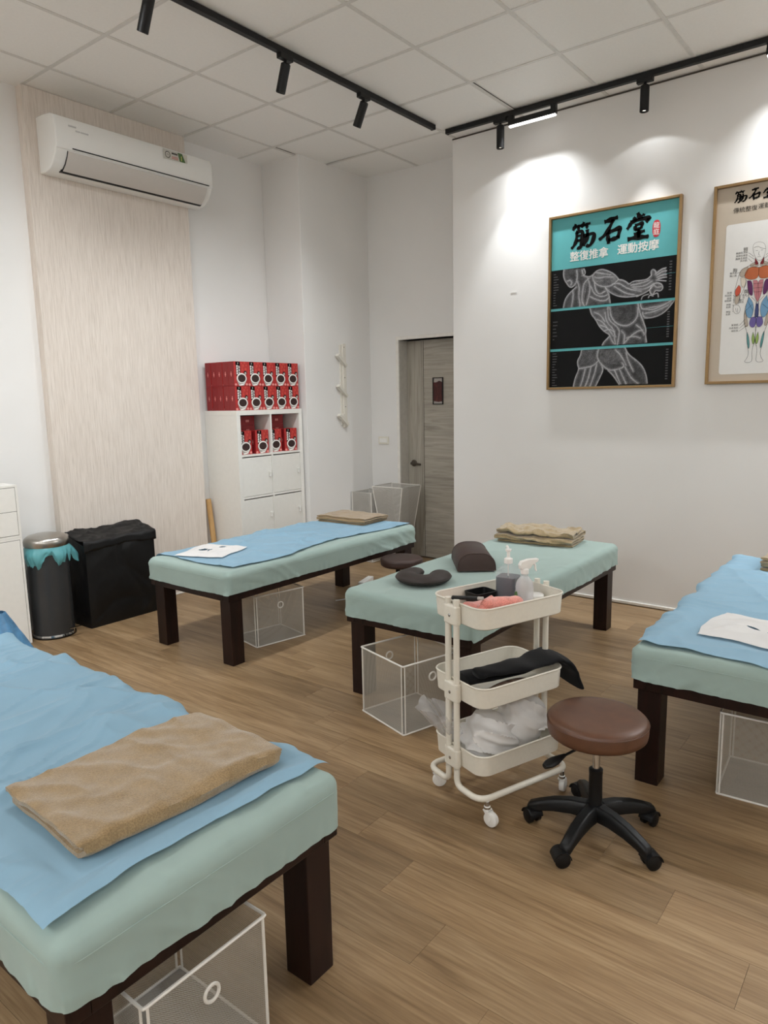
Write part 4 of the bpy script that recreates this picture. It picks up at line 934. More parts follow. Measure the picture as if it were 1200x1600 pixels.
# ------------------------------------------------------------------ white wire mesh boxes
pan_cache = {}
def mesh_panel(w, h, parent, M_, mat='mesh'):
    m = MB().quad((-w/2, -h/2, 0), (w/2, -h/2, 0), (w/2, h/2, 0), (-w/2, h/2, 0)); o = m.build('mesh_panel', mat, parent); o.matrix_local = M_; return o
def make_box(label, loc, rotz, a=0.33, b=0.36, h=0.33):
    t = thing('mesh_box', label, 'storage box', loc, rotz, 'white wire mesh boxes under the beds')
    x, y = a/2, b/2; r = 0.0042
    for z in (r, h-r):
        MB().tube(fillet([(-x, -y, z), (x, -y, z), (x, y, z), (-x, y, z)], 0.006, 2, True), r, 6, True).build('rim_wire', 'wire', t, smooth=True)
    for sx in (-1, 1):
        for sy_ in (-1, 1):
            c = MB(); c.tube([(sx*(x-0.010), sy_*y, r), (sx*(x-0.010), sy_*y, h-r)], 0.0034, 6); c.tube([(sx*x, sy_*(y-0.010), r), (sx*x, sy_*(y-0.010), h-r)], 0.0034, 6)
            c.build('corner_wire', 'wire', t, smooth=True)
    T = Matrix.Translation
    for s in (-1, 1):
        mesh_panel(a-0.012, h-0.012, t, T((0, s*y, h/2)) @ Matrix.Rotation(PI/2, 4, 'X'))
        mesh_panel(b-0.012, h-0.012, t, T((s*x, 0, h/2)) @ Matrix.Rotation(PI/2, 4, 'Z') @ Matrix.Rotation(PI/2, 4, 'X'))
        g = MB(); g.tube([(s*x+s*0.002, 0.019*math.cos(q), h*0.74+0.019*math.sin(q)) for q in np.linspace(0, 2*PI, 25)[:-1]], 0.0042, 6, True)
        g.build('finger_ring', 'wire', t, smooth=True)
    mesh_panel(a-0.012, b-0.012, t, T((0, 0, 0.006)), 'meshfine')
    return t
make_box('white wire mesh box under the back left bed', (0.60, -1.02, 0), math.radians(-102), 0.30, 0.355, 0.325)
make_box('white wire mesh box under the middle bed, beside the trolley', (0.195, -2.435, 0), math.radians(73), 0.335, 0.335, 0.33)
make_box('white wire mesh box under the bed at the right edge', (0.475, -3.955, 0), math.radians(184), 0.33, 0.37, 0.33)
make_box('white wire mesh box under the nearest bed in the foreground', (-1.60, -3.02, 0), math.radians(-90), 0.355, 0.325, 0.33)

# ------------------------------------------------------------------ trolley
TR = (-0.155, -3.10, 0); TA = math.radians(-20)
tr = thing('utility_trolley', 'cream three tier metal trolley on castors beside the brown stool', 'trolley', TR, TA)
TX, TY = 0.205, 0.147
for zr in (0.785, 0.498, 0.245):
    m = MB(); zb = zr-0.078
    outer = rrect(TX, TY, 0.05); inner = rrect(TX-0.002, TY-0.002, 0.048); lo = rrect(TX-0.004, TY-0.004, 0.048)
    fl_ = rrect(TX-0.012, TY-0.012, 0.042)
    R = [[(x, y, zb+0.004) for x, y in fl_], [(x, y, zb+0.004) for x, y in rrect(TX-0.006, TY-0.006, 0.046)], [(x, y, zr) for x, y in inner], [(x, y, zr) for x, y in outer], [(x, y, zb+0.006) for x, y in lo], [(x, y, zb) for x, y in fl_]]
    m.rings(R, cap0=True, cap1=True); o = m.build('tray', 'cream', tr, smooth=True, angle=40)
    MB().tube([(x, y, zr) for x, y in rrect(TX, TY, 0.05)], 0.0035, 6, True).build('tray_rim', 'cream', o, smooth=True)
for s in (-1, 1):
    for q in (-1, 1):
        px, py = s*(TX+0.012), q*0.024
        MB().tube([(px, py, 0.16), (px, py, 0.80)], 0.0115, 12).build('post', 'cream', tr, smooth=True)
    for zr in (0.785, 0.498, 0.245):
        c = MB(); c.box(s*(TX+0.012)-0.013, s*(TX+0.012)+0.013, -0.037, 0.037, zr-0.080, zr-0.006); c.build('clamp', 'cream', tr, bevel=0.008, bseg=3)
        sc = MB(); sc.M = Matrix.Translation((s*(TX+0.025), 0, zr-0.044)) @ Matrix.Rotation(s*PI/2, 4, 'Y'); sc.lathe([(0.006, 0), (0.006, 0.002), (0.0, 0.004)], 12); sc.build('screw', 'chrome', tr, smooth=True)
for q in (-1, 1):
    zb = 0.098; e = TX+0.012
    pts = fillet([(-e, q*0.024, 0.165), (-e, q*0.024, zb), (-e, q*0.155, zb), (e, q*0.155, zb), (e, q*0.024, zb), (e, q*0.024, 0.165)], 0.055, 7)
    MB().tube(pts, 0.0115, 12).build('base_tube', 'cream', tr, smooth=True)
for sx in (-1, 1):
    for sy_ in (-1, 1):
        cx, cyy = sx*0.185, sy_*0.155
        k = MB(); k.lathe([(0.008, 0.060), (0.012, 0.060), (0.012, 0.072), (0.008, 0.074), (0.008, 0.092)], 14, (cx, cyy)); 
        k.M = Matrix.Translation((cx, cyy, 0)) @ Matrix.Rotation(0.9*sx+0.4*sy_, 4, 'Z')
        k.rings([[(x, y, z) for x, z in ((-0.010, 0.060), (0.010, 0.060), (0.024, 0.044), (0.025, 0.030), (0.018, 0.022), (0.010, 0.026), (0.006, 0.040))] for y in (0.0115, 0.0140)]); k.rings([[(x, y, z) for x, z in ((-0.010, 0.060), (0.010, 0.060), (0.024, 0.044), (0.025, 0.030), (0.018, 0.022), (0.010, 0.026), (0.006, 0.040))] for y in (-0.0140, -0.0115)]); k.box(-0.010, 0.012, -0.0140, 0.0140, 0.057, 0.062)
        o = k.build('castor_fork', 'whitepl', tr, smooth=True, angle=30, bevel=0.003)
        MB().lathe([(0.0125, 0.062), (0.0125, 0.070), (0.009, 0.073), (0.0085, 0.090)], 14, (cx, cyy)).build('castor_stem', 'chrome', o, smooth=True)
        wl = MB(); wl.M = k.M @ Matrix.Translation((0.017, 0, 0.028)) @ Matrix.Rotation(PI/2, 4, 'X')
        wl.lathe([(0.0, -0.0115), (0.018, -0.0115), (0.026, -0.009), (0.028, 0), (0.026, 0.009), (0.018, 0.0115), (0.0, 0.0115)], 24)
        wl.build('castor_wheel', 'whitepl', o, smooth=True, angle=30)
def tl(u, v, z):  # trolley-local to world
    return (TR[0]+u*math.cos(TA)-v*math.sin(TA), TR[1]+u*math.sin(TA)+v*math.cos(TA), z)
ZTR = 0.785-0.078+0.0045
# pump bottle: square shouldered, blue liquid
pb = thing('pump_bottle', 'clear square pump bottle of dark blue liquid on the trolley top', 'bottle', tl(0.095, 0.055, ZTR), TA+0.5)
def sq_ring(h, r, z): return [(x, y, z) for x, y in rrect(h, h, r, 4)]
m = MB(); m.rings([sq_ring(0.037, 0.012, 0), sq_ring(0.040, 0.014, 0.006), sq_ring(0.040, 0.014, 0.126), sq_ring(0.031, 0.014, 0.146), sq_ring(0.016, 0.0155, 0.158), sq_ring(0.014, 0.0138, 0.164)]); m.build('bottle_body', 'bottleclear', pb, smooth=True)
m = MB(); m.rings([sq_ring(0.036, 0.011, 0.002), sq_ring(0.0388, 0.013, 0.008), sq_ring(0.0388, 0.013, 0.112)]); m.build('liquid', 'liquidblue', pb, smooth=True)
m = MB().lathe([(0.017, 0.162), (0.017, 0.179), (0.010, 0.183), (0.0065, 0.185), (0.0065, 0.206), (0.011, 0.208), (0.012, 0.216), (0.0, 0.218)], 18)
m.tube([(0, 0, 0.212), (0.03, 0.014, 0.216), (0.052, 0.024, 0.215), (0.058, 0.027, 0.209)], [0.006, 0.0055, 0.005, 0.004], 8); m.build('pump_head', 'whitepl', pb, smooth=True)
MB().tube([(0, 0, 0.01), (0, 0, 0.163)], 0.0025, 6).build('dip_tube', 'whitepl', pb)
sb = thing('spray_bottle', 'clear round spray bottle with a white trigger on the trolley top', 'bottle', tl(0.085, -0.045, ZTR), TA-0.25)
m = MB().lathe([(0.030, 0), (0.033, 0.004), (0.033, 0.096), (0.030, 0.112), (0.020, 0.126), (0.013, 0.134), (0.013, 0.146)], 26); m.build('bottle_body', 'bottlefrost', sb, smooth=True)
m = MB().lathe([(0.0295, 0.003), (0.0312, 0.006), (0.0312, 0.036)], 26); m.build('liquid', 'liquidpale', sb, smooth=True)
m = MB().lathe([(0.0155, 0.142), (0.0155, 0.160), (0.012, 0.163)], 18)
m.prism_ = None
hp = [(-0.020, 0.160), (0.018, 0.160), (0.030, 0.176), (0.052, 0.186), (0.053, 0.196), (0.012, 0.196), (-0.016, 0.190), (-0.024, 0.176)]
m.M = Matrix.Rotation(PI/2, 4, 'X'); m.prism(hp, -0.010, 0.010); m.M = Matrix.Identity(4)
m.build('spray_head', 'whitepl', sb, smooth=True, bevel=0.003, angle=30)
MB().tube([(0.030, 0, 0.184), (0.042, 0, 0.172), (0.044, 0, 0.156), (0.049, 0, 0.148)], [0.005, 0.0045, 0.004, 0.0035], 8).build('trigger', 'whitepl', sb, smooth=True)
jr = thing('round_jar', 'low round white lidded jar on the trolley top behind the spray bottle', 'jar', tl(0.15, -0.03, ZTR))
MB().lathe([(0.030, 0), (0.033, 0.004), (0.033, 0.034)], 28).build('jar_body', 'whitepl', jr, smooth=True)
MB().lathe([(0.0355, 0.034), (0.0355, 0.048), (0.033, 0.051), (0.0, 0.052)], 28).build('lid', 'whitepl', jr, smooth=True)
def crumple(label, name, cat, loc, rad, mat, seed, amp=0.25, sub=4, freq=3.0, sharp=True, part='body', flat=0.0, group=None):
    t = thing(name, label, cat, loc, 0, group)
    bm = bmesh.new(); bmesh.ops.create_icosphere(bm, subdivisions=sub, radius=1.0)
    V = np.array([v.co[:] for v in bm.verts])
    n1 = ridge(V[:, 0]*freq+V[:, 2]*2, V[:, 1]*freq-V[:, 2]*1.5, seed, 2.0) if sharp else fbm(V[:, 0]*freq+V[:, 2], V[:, 1]*freq+V[:, 2]*2, seed)
    n2 = fbm(V[:, 0]*freq*2+V[:, 2]*3, V[:, 1]*freq*2-V[:, 2]*2, seed+3)
    V = V*(1+amp*(n1-0.5)*1.5+amp*0.22*n2)[:, None]*np.array(rad)
    V[:, 2] = np.maximum(V[:, 2], -rad[2]*flat) if flat else V[:, 2]
    V[:, 2] -= V[:, 2].min()
    for v, p in zip(bm.verts, V): v.co = p
    m = MB(); bm.verts.index_update(); m.v = [tuple(v.co) for v in bm.verts]; m.f = [tuple(v.index for v in f.verts) for f in bm.faces]; m.mi = [0]*len(m.f); bm.free()
    m.build(part, mat, t, smooth=True, angle=50); return t
# pink towel: a spread cloth with a rolled front
pk = thing('pink_towel', 'crumpled salmon pink towel at the left end of the trolley top', 'towel', tl(-0.085, -0.02, ZTR), TA+0.05)
u, v = np.meshgrid(np.linspace(0, 1, 50), np.linspace(0, 1, 44), indexing='ij')
X = (u-0.5)*0.205+0.004*vnoise(v*5, u*3, 3); Y = (v-0.5)*0.165-0.012+0.004*vnoise(u*6, v*2, 5)
d = np.clip(np.minimum(np.minimum(u, 1-u), np.minimum(v, 1-v))*5, 0, 1)
Z = 0.012+0.058*d**0.7*(0.85+0.30*fbm(u*2+2, v*2, 8))+0.008*ridge(u*2.4+v*2, v*3-u, 9, 3)*d
pk_m = MB().grid(np.stack([X, Y, Z], -1)); pk_m.build('cloth', 'pink', pk, smooth=True, angle=180)
rl = MB(); path = [(-0.055+0.155*k/14, -0.066+0.010*math.sin(k*0.45), 0.070-0.012*k/14+0.002*math.sin(k*1.1)) for k in range(15)]
rl.loft(path, [(0.030*(0.75+0.25*math.sin(PI*min(k, 14-k)/9)), 0.024*(0.7+0.3*math.sin(PI*min(k, 14-k)/9))) for k in range(15)], 0, (0, 1, 0), 18); rl.build('rolled_edge', 'pink', pk, smooth=True, angle=80)
ph = thing('black_pen', 'slim black case with a grey end lying across the left rim of the trolley top', 'case', tl(-0.178, -0.035, 0.798), TA-0.75)
MB().box(-0.055, 0.035, -0.011, 0.011, 0, 0.010).build('case_body', 'black', ph, bevel=0.003)
MB().box(0.035, 0.058, -0.010, 0.010, 0.001, 0.009).build('case_end', 'inkgrey', ph, bevel=0.003)
tb = thing('black_tray', 'shallow black tray leaning behind the pink towel', 'tray', tl(-0.005, 0.098, ZTR), TA)
m = MB(); m.rings([[(x, y, 0.002) for x, y in rrect(0.045, 0.035, 0.012)], [(x, y, 0.060) for x, y in rrect(0.052, 0.042, 0.014)], [(x, y, 0.060) for x, y in rrect(0.048, 0.038, 0.012)], [(x, y, 0.008) for x, y in rrect(0.042, 0.032, 0.010)]]); m.build('tray_body', 'black', tb, smooth=True, angle=40)
vb = thing('small_vial', 'tiny glass vial with a green neck in front of the blue pump bottle', 'vial', tl(0.038, -0.05, ZTR))
MB().lathe([(0.014, 0), (0.0155, 0.004), (0.0155, 0.040), (0.008, 0.050)], 18).build('vial_body', 'navy', vb, smooth=True)
MB().lathe([(0.0075, 0.050), (0.007, 0.066), (0.004, 0.082), (0.0, 0.084)], 14).build('vial_neck', 'stickergreen', vb, smooth=True)
# second tier: black cloth and a striped pouch
ZM = 0.498-0.078+0.0045
bc = thing('black_cloth', 'black cloth lying in the middle trolley tray and hanging out over its right end', 'cloth', tl(0, 0, 0), TA)
path = [(-0.150, -0.050, 0.520), (-0.12, -0.055, 0.522), (-0.05, -0.06, 0.518), (0.03, -0.06, 0.514), (0.10, -0.06, 0.511), (0.17, -0.06, 0.519), (0.215, -0.065, 0.520), (0.245, -0.075, 0.503), (0.270, -0.085, 0.465), (0.288, -0.09, 0.405)]
pp = []; ss = []
for k in range(len(path)-1):
    for j in range(4):
        s = j/4; pp.append(tuple(path[k][i]*(1-s)+path[k+1][i]*s for i in range(3)))
pp.append(path[-1]); n_ = len(pp)
for k in range(n_):
    s = k/(n_-1); ss.append((0.030+0.058*min(1, s*1.25)+0.004*math.sin(k*1.1), 0.0125+0.003*math.sin(k*0.7)))
m = MB(); m.loft(pp, ss, 0, (0.25, 1, 0), 20, 2.6); m.build('cloth_body', 'clothblack', bc, smooth=True, angle=80)
m = MB(); m.loft([(x-0.02, y+0.05-0.01*i/10, z-0.030) for i, (x, y, z) in enumerate(path[:7])], [(0.05, 0.018)]*7, 0, (0, 1, 0), 16, 2.6); m.build('lower_fold', 'clothblack', bc, smooth=True, angle=80)
sp_ = thing('striped_pouch', 'brown striped pouch under the black cloth in the middle trolley tray', 'pouch', tl(-0.02, -0.085, ZM), TA)
m = MB(); m.loft([(-0.10+0.2*k/10, 0, 0.026) for k in range(11)], [(0.034*math.sqrt(max(0.05, 1-((k-5)/5.4)**2)), 0.025*math.sqrt(max(0.05, 1-((k-5)/5.4)**2))) for k in range(11)], 0, (0, 1, 0), 18); m.build('pouch_body', 'stripe', sp_, smooth=True, angle=80)
ZL = 0.245-0.078+0.0045
wb1 = crumple('crumpled white plastic bag filling the left of the bottom trolley tray', 'plastic_bag', 'bag', tl(-0.07, -0.02, ZL), (0.105, 0.098, 0.080), 'tissue', 5, 0.22, 5, 1.3)
wb2 = crumple('white plastic bag with a torn edge spreading to the right of the bottom trolley tray', 'plastic_bag', 'bag', tl(0.085, -0.035, ZL), (0.098, 0.092, 0.088), 'tissue', 9, 0.26, 5, 1.5)
u, v = np.meshgrid(np.linspace(0, 1, 34), np.linspace(0, 1, 30), indexing='ij')
X = -0.02+0.17*v+0.02*fbm(u*4, v*3, 3); Y = -0.10+0.12*u-0.05*v+0.02*ridge(u*4, v*3, 5, 2); Z = 0.07+0.10*u*(1-v*0.6)-0.05*v**2+0.025*ridge(u*3+v*2, v*4-u, 8, 2)+0.02*fbm(u*3, v*5, 9)
MB().grid(np.stack([X, Y, Z], -1)).build('bag_flap', 'tissue', wb2, smooth=True, angle=180)
cb_ = thing('clear_bag', 'crinkled clear plastic bag poking out of the left of the bottom trolley tray', 'bag', tl(-0.135, 0.045, ZL), TA)
u, v = np.meshgrid(np.linspace(0, 1, 40), np.linspace(0, 1, 26), indexing='ij')
a = u*2*PI; rr_ = (0.028+0.075*v)*(1+0.30*vnoise(np.cos(a)*3+2, np.sin(a)*3+v*3, 5)+0.18*ridge(np.cos(a)*5, np.sin(a)*5+v*2, 7, 2))
g = np.stack([-0.10*v+rr_*np.cos(a)*0.5, 0.03*v+rr_*np.sin(a)*0.8, 0.01+0.185*v+0.028*vnoise(np.cos(a)*2, np.sin(a)*2, 4)*v], -1); g[-1] = g[0]
MB().grid(g).build('bag_body', 'bagclear', cb_, smooth=True, angle=45)


# ------------------------------------------------------------------ stools
def make_stool(label, loc, rot, R, zt, mat, thick=0.066, lever=True):
    t = thing('rolling_stool', label, 'stool', loc, rot, 'rolling treatment stools')
    z0 = zt-thick
    prof = [(0.0, z0), (R*0.93, z0), (R*0.985, z0+0.008), (R, z0+thick*0.35), (R, zt-0.020), (R*0.985, zt-0.008), (R*0.94, zt-0.001), (R*0.80, zt+0.003), (R*0.4, zt+0.005), (0, zt+0.005)]
    MB().lathe(prof, 48).build('seat', mat, t, smooth=True, angle=60)
    MB().tube([(R*1.0005*math.cos(a), R*1.0005*math.sin(a), zt-0.014) for a in np.linspace(0, 2*PI, 49)[:-1]], 0.0018, 5, True).build('seat_seam', mat, t, smooth=True)
    MB().box(-0.08, 0.08, -0.06, 0.06, z0-0.012, z0+0.002).build('seat_plate', 'black', t, bevel=0.004)
    MB().lathe([(0.0125, 0.20), (0.0125, z0-0.01)], 20).build('gas_lift', 'chrome', t, smooth=True)
    MB().lathe([(0.030, 0.07), (0.028, 0.10), (0.0235, 0.115), (0.0225, z0*0.5+0.040), (0.0235, z0*0.5+0.043), (0.0235, z0*0.5+0.055), (0.018, z0*0.5+0.058)], 24).build('column_sleeve', 'blackpl', t, smooth=True)
    if lever:
        lv = MB().tube([(0.02, 0, z0-0.018), (0.10, 0, z0-0.036), (0.16, 0, z0-0.046)], 0.0045, 8)
        o = lv.build('lever', 'black', t, smooth=True)
        o.rotation_euler = (0, 0, math.radians(122))
        k = MB().loft([(0.14+0.085*i/8, 0, z0-0.042-0.018*i/8) for i in range(9)], [(0.006+0.014*min(1, i/4)*(1 if i < 7 else (0.8 if i == 7 else 0.3)), 0.006+0.006*min(1, i/4)*(1 if i < 7 else 0.5)) for i in range(9)], 0, (0, 1, 0), 14)
        k.build('lever_grip', 'blackpl', o, smooth=True)
    hub = MB().lathe([(0.040, 0.062), (0.046, 0.075), (0.044, 0.100), (0.032, 0.112)], 24); hub.build('hub', 'blackpl', t, smooth=True)
    for k in range(5):
        a = 2*PI*k/5
        Rm = Matrix.Rotation(a, 4, 'Z')
        leg = MB(); leg.M = Rm
        path = [(0.025, 0, 0.088), (0.08, 0, 0.090), (0.14, 0, 0.082), (0.19, 0, 0.068), (0.222, 0, 0.056), (0.232, 0, 0.046)]
        R_ = []
        for i, p in enumerate(path):
            wd = (0.026, 0.024, 0.022, 0.020, 0.019, 0.014)[i]; hh = (0.026, 0.024, 0.021, 0.018, 0.017, 0.012)[i]
            x, y, z = p
            R_.append([(x, -wd, z-hh), (x, wd, z-hh), (x, wd, z+hh*0.45), (x, wd*0.6, z+hh), (x, -wd*0.6, z+hh), (x, -wd, z+hh*0.45)])
        leg.rings(R_); o = leg.build('base_arm', 'blackpl', t, smooth=True, angle=40, bevel=0.003)
        sw_ = (0.6, 2.4, -0.8, 1.2, 3.6)[k]
        cm = Rm @ Matrix.Translation((0.222, 0, 0)) @ Matrix.Rotation(sw_, 4, 'Z')
        c = MB(); c.M = cm; c.lathe([(0.006, 0.03), (0.006, 0.056)], 10)
        c.M = cm @ Matrix.Translation((0.012, 0, 0.026)) @ Matrix.Rotation(PI/2, 4, 'X')
        for s in (-1, 1):
            z_ = s*0.016
            c.lathe([(0.0, z_-0.009), (0.020, z_-0.009), (0.0255, z_-0.006), (0.0255, z_+0.006), (0.020, z_+0.009), (0.0, z_+0.009)], 20)
        hood = [(0.030*math.cos(q), 0.030*math.sin(q)) for q in np.linspace(0.1, PI*0.95, 14)]; hin = [(0.026*math.cos(q), 0.026*math.sin(q)) for q in np.linspace(PI*0.95, 0.1, 14)]
        c.prism(hood+hin, -0.026, 0.026)
        c.build('castor', 'blackpl', o, smooth=True, angle=40)
    return t
make_stool('rolling stool with a round mid brown seat in front of the trolley', (-0.205, -3.505, 0), math.radians(33), 0.166, 0.432, 'brownleather')
make_stool('rolling stool with a round dark brown seat behind the middle bed', (1.50, -1.425, 0), math.radians(10), 0.148, 0.398, 'darkleather', 0.055, False)

# ------------------------------------------------------------------ shelf unit with the red boxes
KX, KY, KW, KD, KH = 1.305, 0.012, 0.725, 0.386, 1.428
sh = thing('shelf_unit', 'white cube shelf unit with small doors in the back left corner', 'shelf', (KX, KY, 0))
T_, SD, DV = 0.038, 0.038, 0.016
MB().box(0, KW, 0, KD, KH-T_, KH).build('top_panel', 'white', sh, bevel=0.0015)
MB().box(0, KW, 0, KD, 0, T_).build('bottom_panel', 'white', sh, bevel=0.0015)
for x in (0, KW-SD): MB().box(x, x+SD, 0, KD, T_, KH-T_).build('side_panel', 'white', sh, bevel=0.0015)
MB().box(SD, KW-SD, KD-0.006, KD, T_, KH-T_).build('back_panel', 'white', sh)
MB().box(KW/2-DV/2, KW/2+DV/2, 0, KD-0.006, T_, KH-T_).build('divider', 'white', sh, bevel=0.001)
rows = [T_]+[0.385, 0.722, 1.060]
for z in rows[1:]:
    for x0, x1 in ((SD, KW/2-DV/2), (KW/2+DV/2, KW-SD)): MB().box(x0, x1, 0.001, KD-0.006, z, z+DV).build('shelf_board', 'white', sh, bevel=0.001)
zs = [T_, 0.385+DV, 0.722+DV]; ze = [0.385, 0.722, 1.060]
for a, b in zip(zs, ze):
    for x0, x1 in ((SD, KW/2-DV/2), (KW/2+DV/2, KW-SD)):
        d = MB().box(x0+0.002, x1-0.002, 0.004, 0.020, a+0.003, b-0.009).build('door', 'white', sh, bevel=0.0015)
        h = MB(); hx, hz = x1-0.030, a+(b-a)*0.52
        h.box(hx-0.016, hx+0.010, -0.014, -0.003, hz+0.008, hz+0.022); h.box(hx-0.006, hx+0.006, -0.014, 0.004, hz-0.022, hz+0.012); h.build('door_handle', 'whitepl', d, bevel=0.002)

BW, BD_, BH = 0.1395, 0.066, 0.189
def carton():
    b = MB().box(0, BW, 0, BD_, 0, BH)
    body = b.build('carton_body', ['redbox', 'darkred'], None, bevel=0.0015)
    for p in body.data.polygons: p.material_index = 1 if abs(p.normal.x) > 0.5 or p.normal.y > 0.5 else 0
    m = MB(); Y = -0.0004
    def P(pts, mi, k=0): m.poly([(x*BW, Y-0.00025*k, z*BH) for x, z in pts], mi)
    def ell(cx, cz, rx, rz, n=28, a0=0, a1=2*PI): return [(cx+rx*math.cos(a), cz+rz*math.sin(a)) for a in np.linspace(a0, a1, n)]
    P([(0.16, 0.42), (0.46, 0.42), (0.46, 0.97), (0.16, 0.97)], 0, 0)                      # dark banner
    P([(0.13, 0.86), (0.46, 0.86), (0.44, 0.99), (0.14, 0.99)], 0, 1)
    P([(0.27, 0.89), (0.32, 0.89), (0.33, 0.96), (0.28, 0.96)], 2, 2)
    for k in range(3):                                                                       # white characters, large, too soft to read
        z = 0.73-k*0.125
        P([(0.33, z), (0.36, z+0.045), (0.34, z+0.09), (0.38, z+0.10), (0.43, z+0.06), (0.41, z+0.03), (0.45, z)], 1, 2)
        P([(0.36, z+0.03), (0.40, z+0.03), (0.39, z+0.05)], 0, 3)
    for k in range(4):
        z = 0.47+k*0.098
        P([(0.18, z), (0.29, z+0.01), (0.29, z+0.085), (0.19, z+0.082)], 1, 2); P([(0.205, z+0.03), (0.265, z+0.03), (0.265, z+0.042), (0.205, z+0.042)], 2, 3); P([(0.23, z+0.01), (0.24, z+0.01), (0.24, z+0.07), (0.23, z+0.07)], 2, 3)
    P(ell(0.82, 0.53, 0.12, 0.095), 0, 1); P(ell(0.83, 0.52, 0.075, 0.06), 2, 2)              # round black badge with a grey picture
    P([(0.16, 0.28), (0.32, 0.02), (0.70, 0.02), (0.92, 0.26)]+ell(0.54, 0.30, 0.38, 0.21, 14, 0, PI), 2, 2)   # cup
    P(ell(0.54, 0.325, 0.35, 0.205), 1, 3); P(ell(0.545, 0.315, 0.285, 0.16), 3, 4)
    P([(0.30, 0.03), (0.42, 0.01), (0.62, 0.03), (0.80, 0.17), (0.62, 0.09), (0.45, 0.07)], 1, 3)
    for (x, z, r) in ((0.68, 0.83, 0.06), (0.62, 0.66, 0.05), (0.86, 0.69, 0.055), (0.78, 0.95, 0.05), (0.62, 0.75, 0.03), (0.92, 0.84, 0.035), (0.56, 0.92, 0.03)):
        a, b_ = ell(x, z, r, r*0.74, 14), ell(x, z, r*0.68, r*0.5, 14)
        for k in range(13): P([a[k], a[k+1], b_[k+1], b_[k]], 4, 1)
    for (x, z) in ((0.10, 0.06), (0.90, 0.07)): P(ell(x, z, 0.085, 0.05, 12), 5, 4)
    P([(0.0, 0.0), (0.035, 0.0), (0.035, 1.0), (0.0, 1.0)], 5, 0) if False else None
    m.build('front_print', ['inkblack', 'inkwhite', 'inkgrey', 'coffee', 'inkorange', 'inkpink'], body)
    s = MB(); s.poly([(-0.0004, 0.030, 0.075), (-0.0004, 0.037, 0.075), (-0.0004, 0.037, 0.112), (-0.0004, 0.030, 0.112)]); s.poly([(-0.0004, 0.026, 0.088), (-0.0004, 0.041, 0.088), (-0.0004, 0.041, 0.098), (-0.0004, 0.026, 0.098)]); s.build('side_print', 'inkpink', body)
    return body
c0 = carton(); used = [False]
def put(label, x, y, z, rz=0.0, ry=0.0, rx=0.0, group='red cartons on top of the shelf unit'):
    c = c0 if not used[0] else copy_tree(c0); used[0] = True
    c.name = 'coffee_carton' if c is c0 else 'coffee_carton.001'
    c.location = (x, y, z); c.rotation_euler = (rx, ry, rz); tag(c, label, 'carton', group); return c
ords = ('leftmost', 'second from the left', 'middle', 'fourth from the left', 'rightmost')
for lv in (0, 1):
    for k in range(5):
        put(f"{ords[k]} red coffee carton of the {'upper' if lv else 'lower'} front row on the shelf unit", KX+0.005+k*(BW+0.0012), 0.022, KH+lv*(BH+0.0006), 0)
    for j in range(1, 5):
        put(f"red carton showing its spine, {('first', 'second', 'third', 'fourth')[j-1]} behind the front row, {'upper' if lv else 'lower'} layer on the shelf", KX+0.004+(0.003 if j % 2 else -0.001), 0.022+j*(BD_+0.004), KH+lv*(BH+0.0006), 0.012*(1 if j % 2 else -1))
zz = 1.060+DV+0.0003
g2 = 'red cartons inside the open shelf cubes'
put('red coffee carton standing at the left in the left open cube', KX+0.043, KY+0.045, zz, -0.02, group=g2)
put('red coffee carton standing at the right in the left open cube', KX+0.205, KY+0.024, zz, -0.04, group=g2)
put('red coffee carton standing at the left in the right open cube', KX+KW/2+0.013, KY+0.045, zz, -0.02, group=g2)
put('red coffee carton standing at the right in the right open cube', KX+KW/2+0.170, KY+0.024, zz, -0.04, group=g2)
# dark cartons lying behind, short ends towards the room
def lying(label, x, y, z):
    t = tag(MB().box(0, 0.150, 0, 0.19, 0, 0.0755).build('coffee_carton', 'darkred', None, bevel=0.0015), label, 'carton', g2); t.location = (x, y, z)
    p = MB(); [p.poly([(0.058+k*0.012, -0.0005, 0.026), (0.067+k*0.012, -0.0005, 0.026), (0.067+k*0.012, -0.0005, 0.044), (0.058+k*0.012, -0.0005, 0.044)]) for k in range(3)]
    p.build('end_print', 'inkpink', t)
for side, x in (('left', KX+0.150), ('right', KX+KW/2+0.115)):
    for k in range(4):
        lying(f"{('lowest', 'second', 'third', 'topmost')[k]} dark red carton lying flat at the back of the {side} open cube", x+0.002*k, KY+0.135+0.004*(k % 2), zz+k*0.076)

# ------------------------------------------------------------------ coat rack on the corner wall
cr_ = thing('coat_rack', 'white wooden wall coat rack with three slanted pegs', 'coat rack', (2.515, -0.033, 1.245))
MB().box(-0.002, 0.040, -0.022, 0, 0.0, 0.745).build('upright', 'rackwood', cr_, bevel=0.003)
MB().box(-0.030, 0.000, -0.012, 0, 0.02, 0.735).build('back_strip', 'rackwood', cr_, bevel=0.002)
for k, z in enumerate((0.017, 0.276, 0.544)):
    m = MB(); m.M = Matrix.Translation((0.026, -0.014, z)) @ Matrix.Rotation(math.radians(-40), 4, 'Z') if False else Matrix.Translation((0.028, -0.034, z+0.004)) @ Matrix.Rotation(math.radians(40), 4, 'Y') @ Matrix.Rotation(PI, 4, 'Z')
    m.box(0, 0.150, -0.026, 0.014, -0.012, 0.012); m.build('peg', 'rackwood', cr_, bevel=0.003)
    s = MB(); s.M = Matrix.Translation((0.016, -0.022, z+0.17)) @ Matrix.Rotation(PI/2, 4, 'X'); s.lathe([(0.0045, 0), (0.0045, 0.001), (0.0, 0.0012)], 10); s.build('screw', 'slot', cr_)
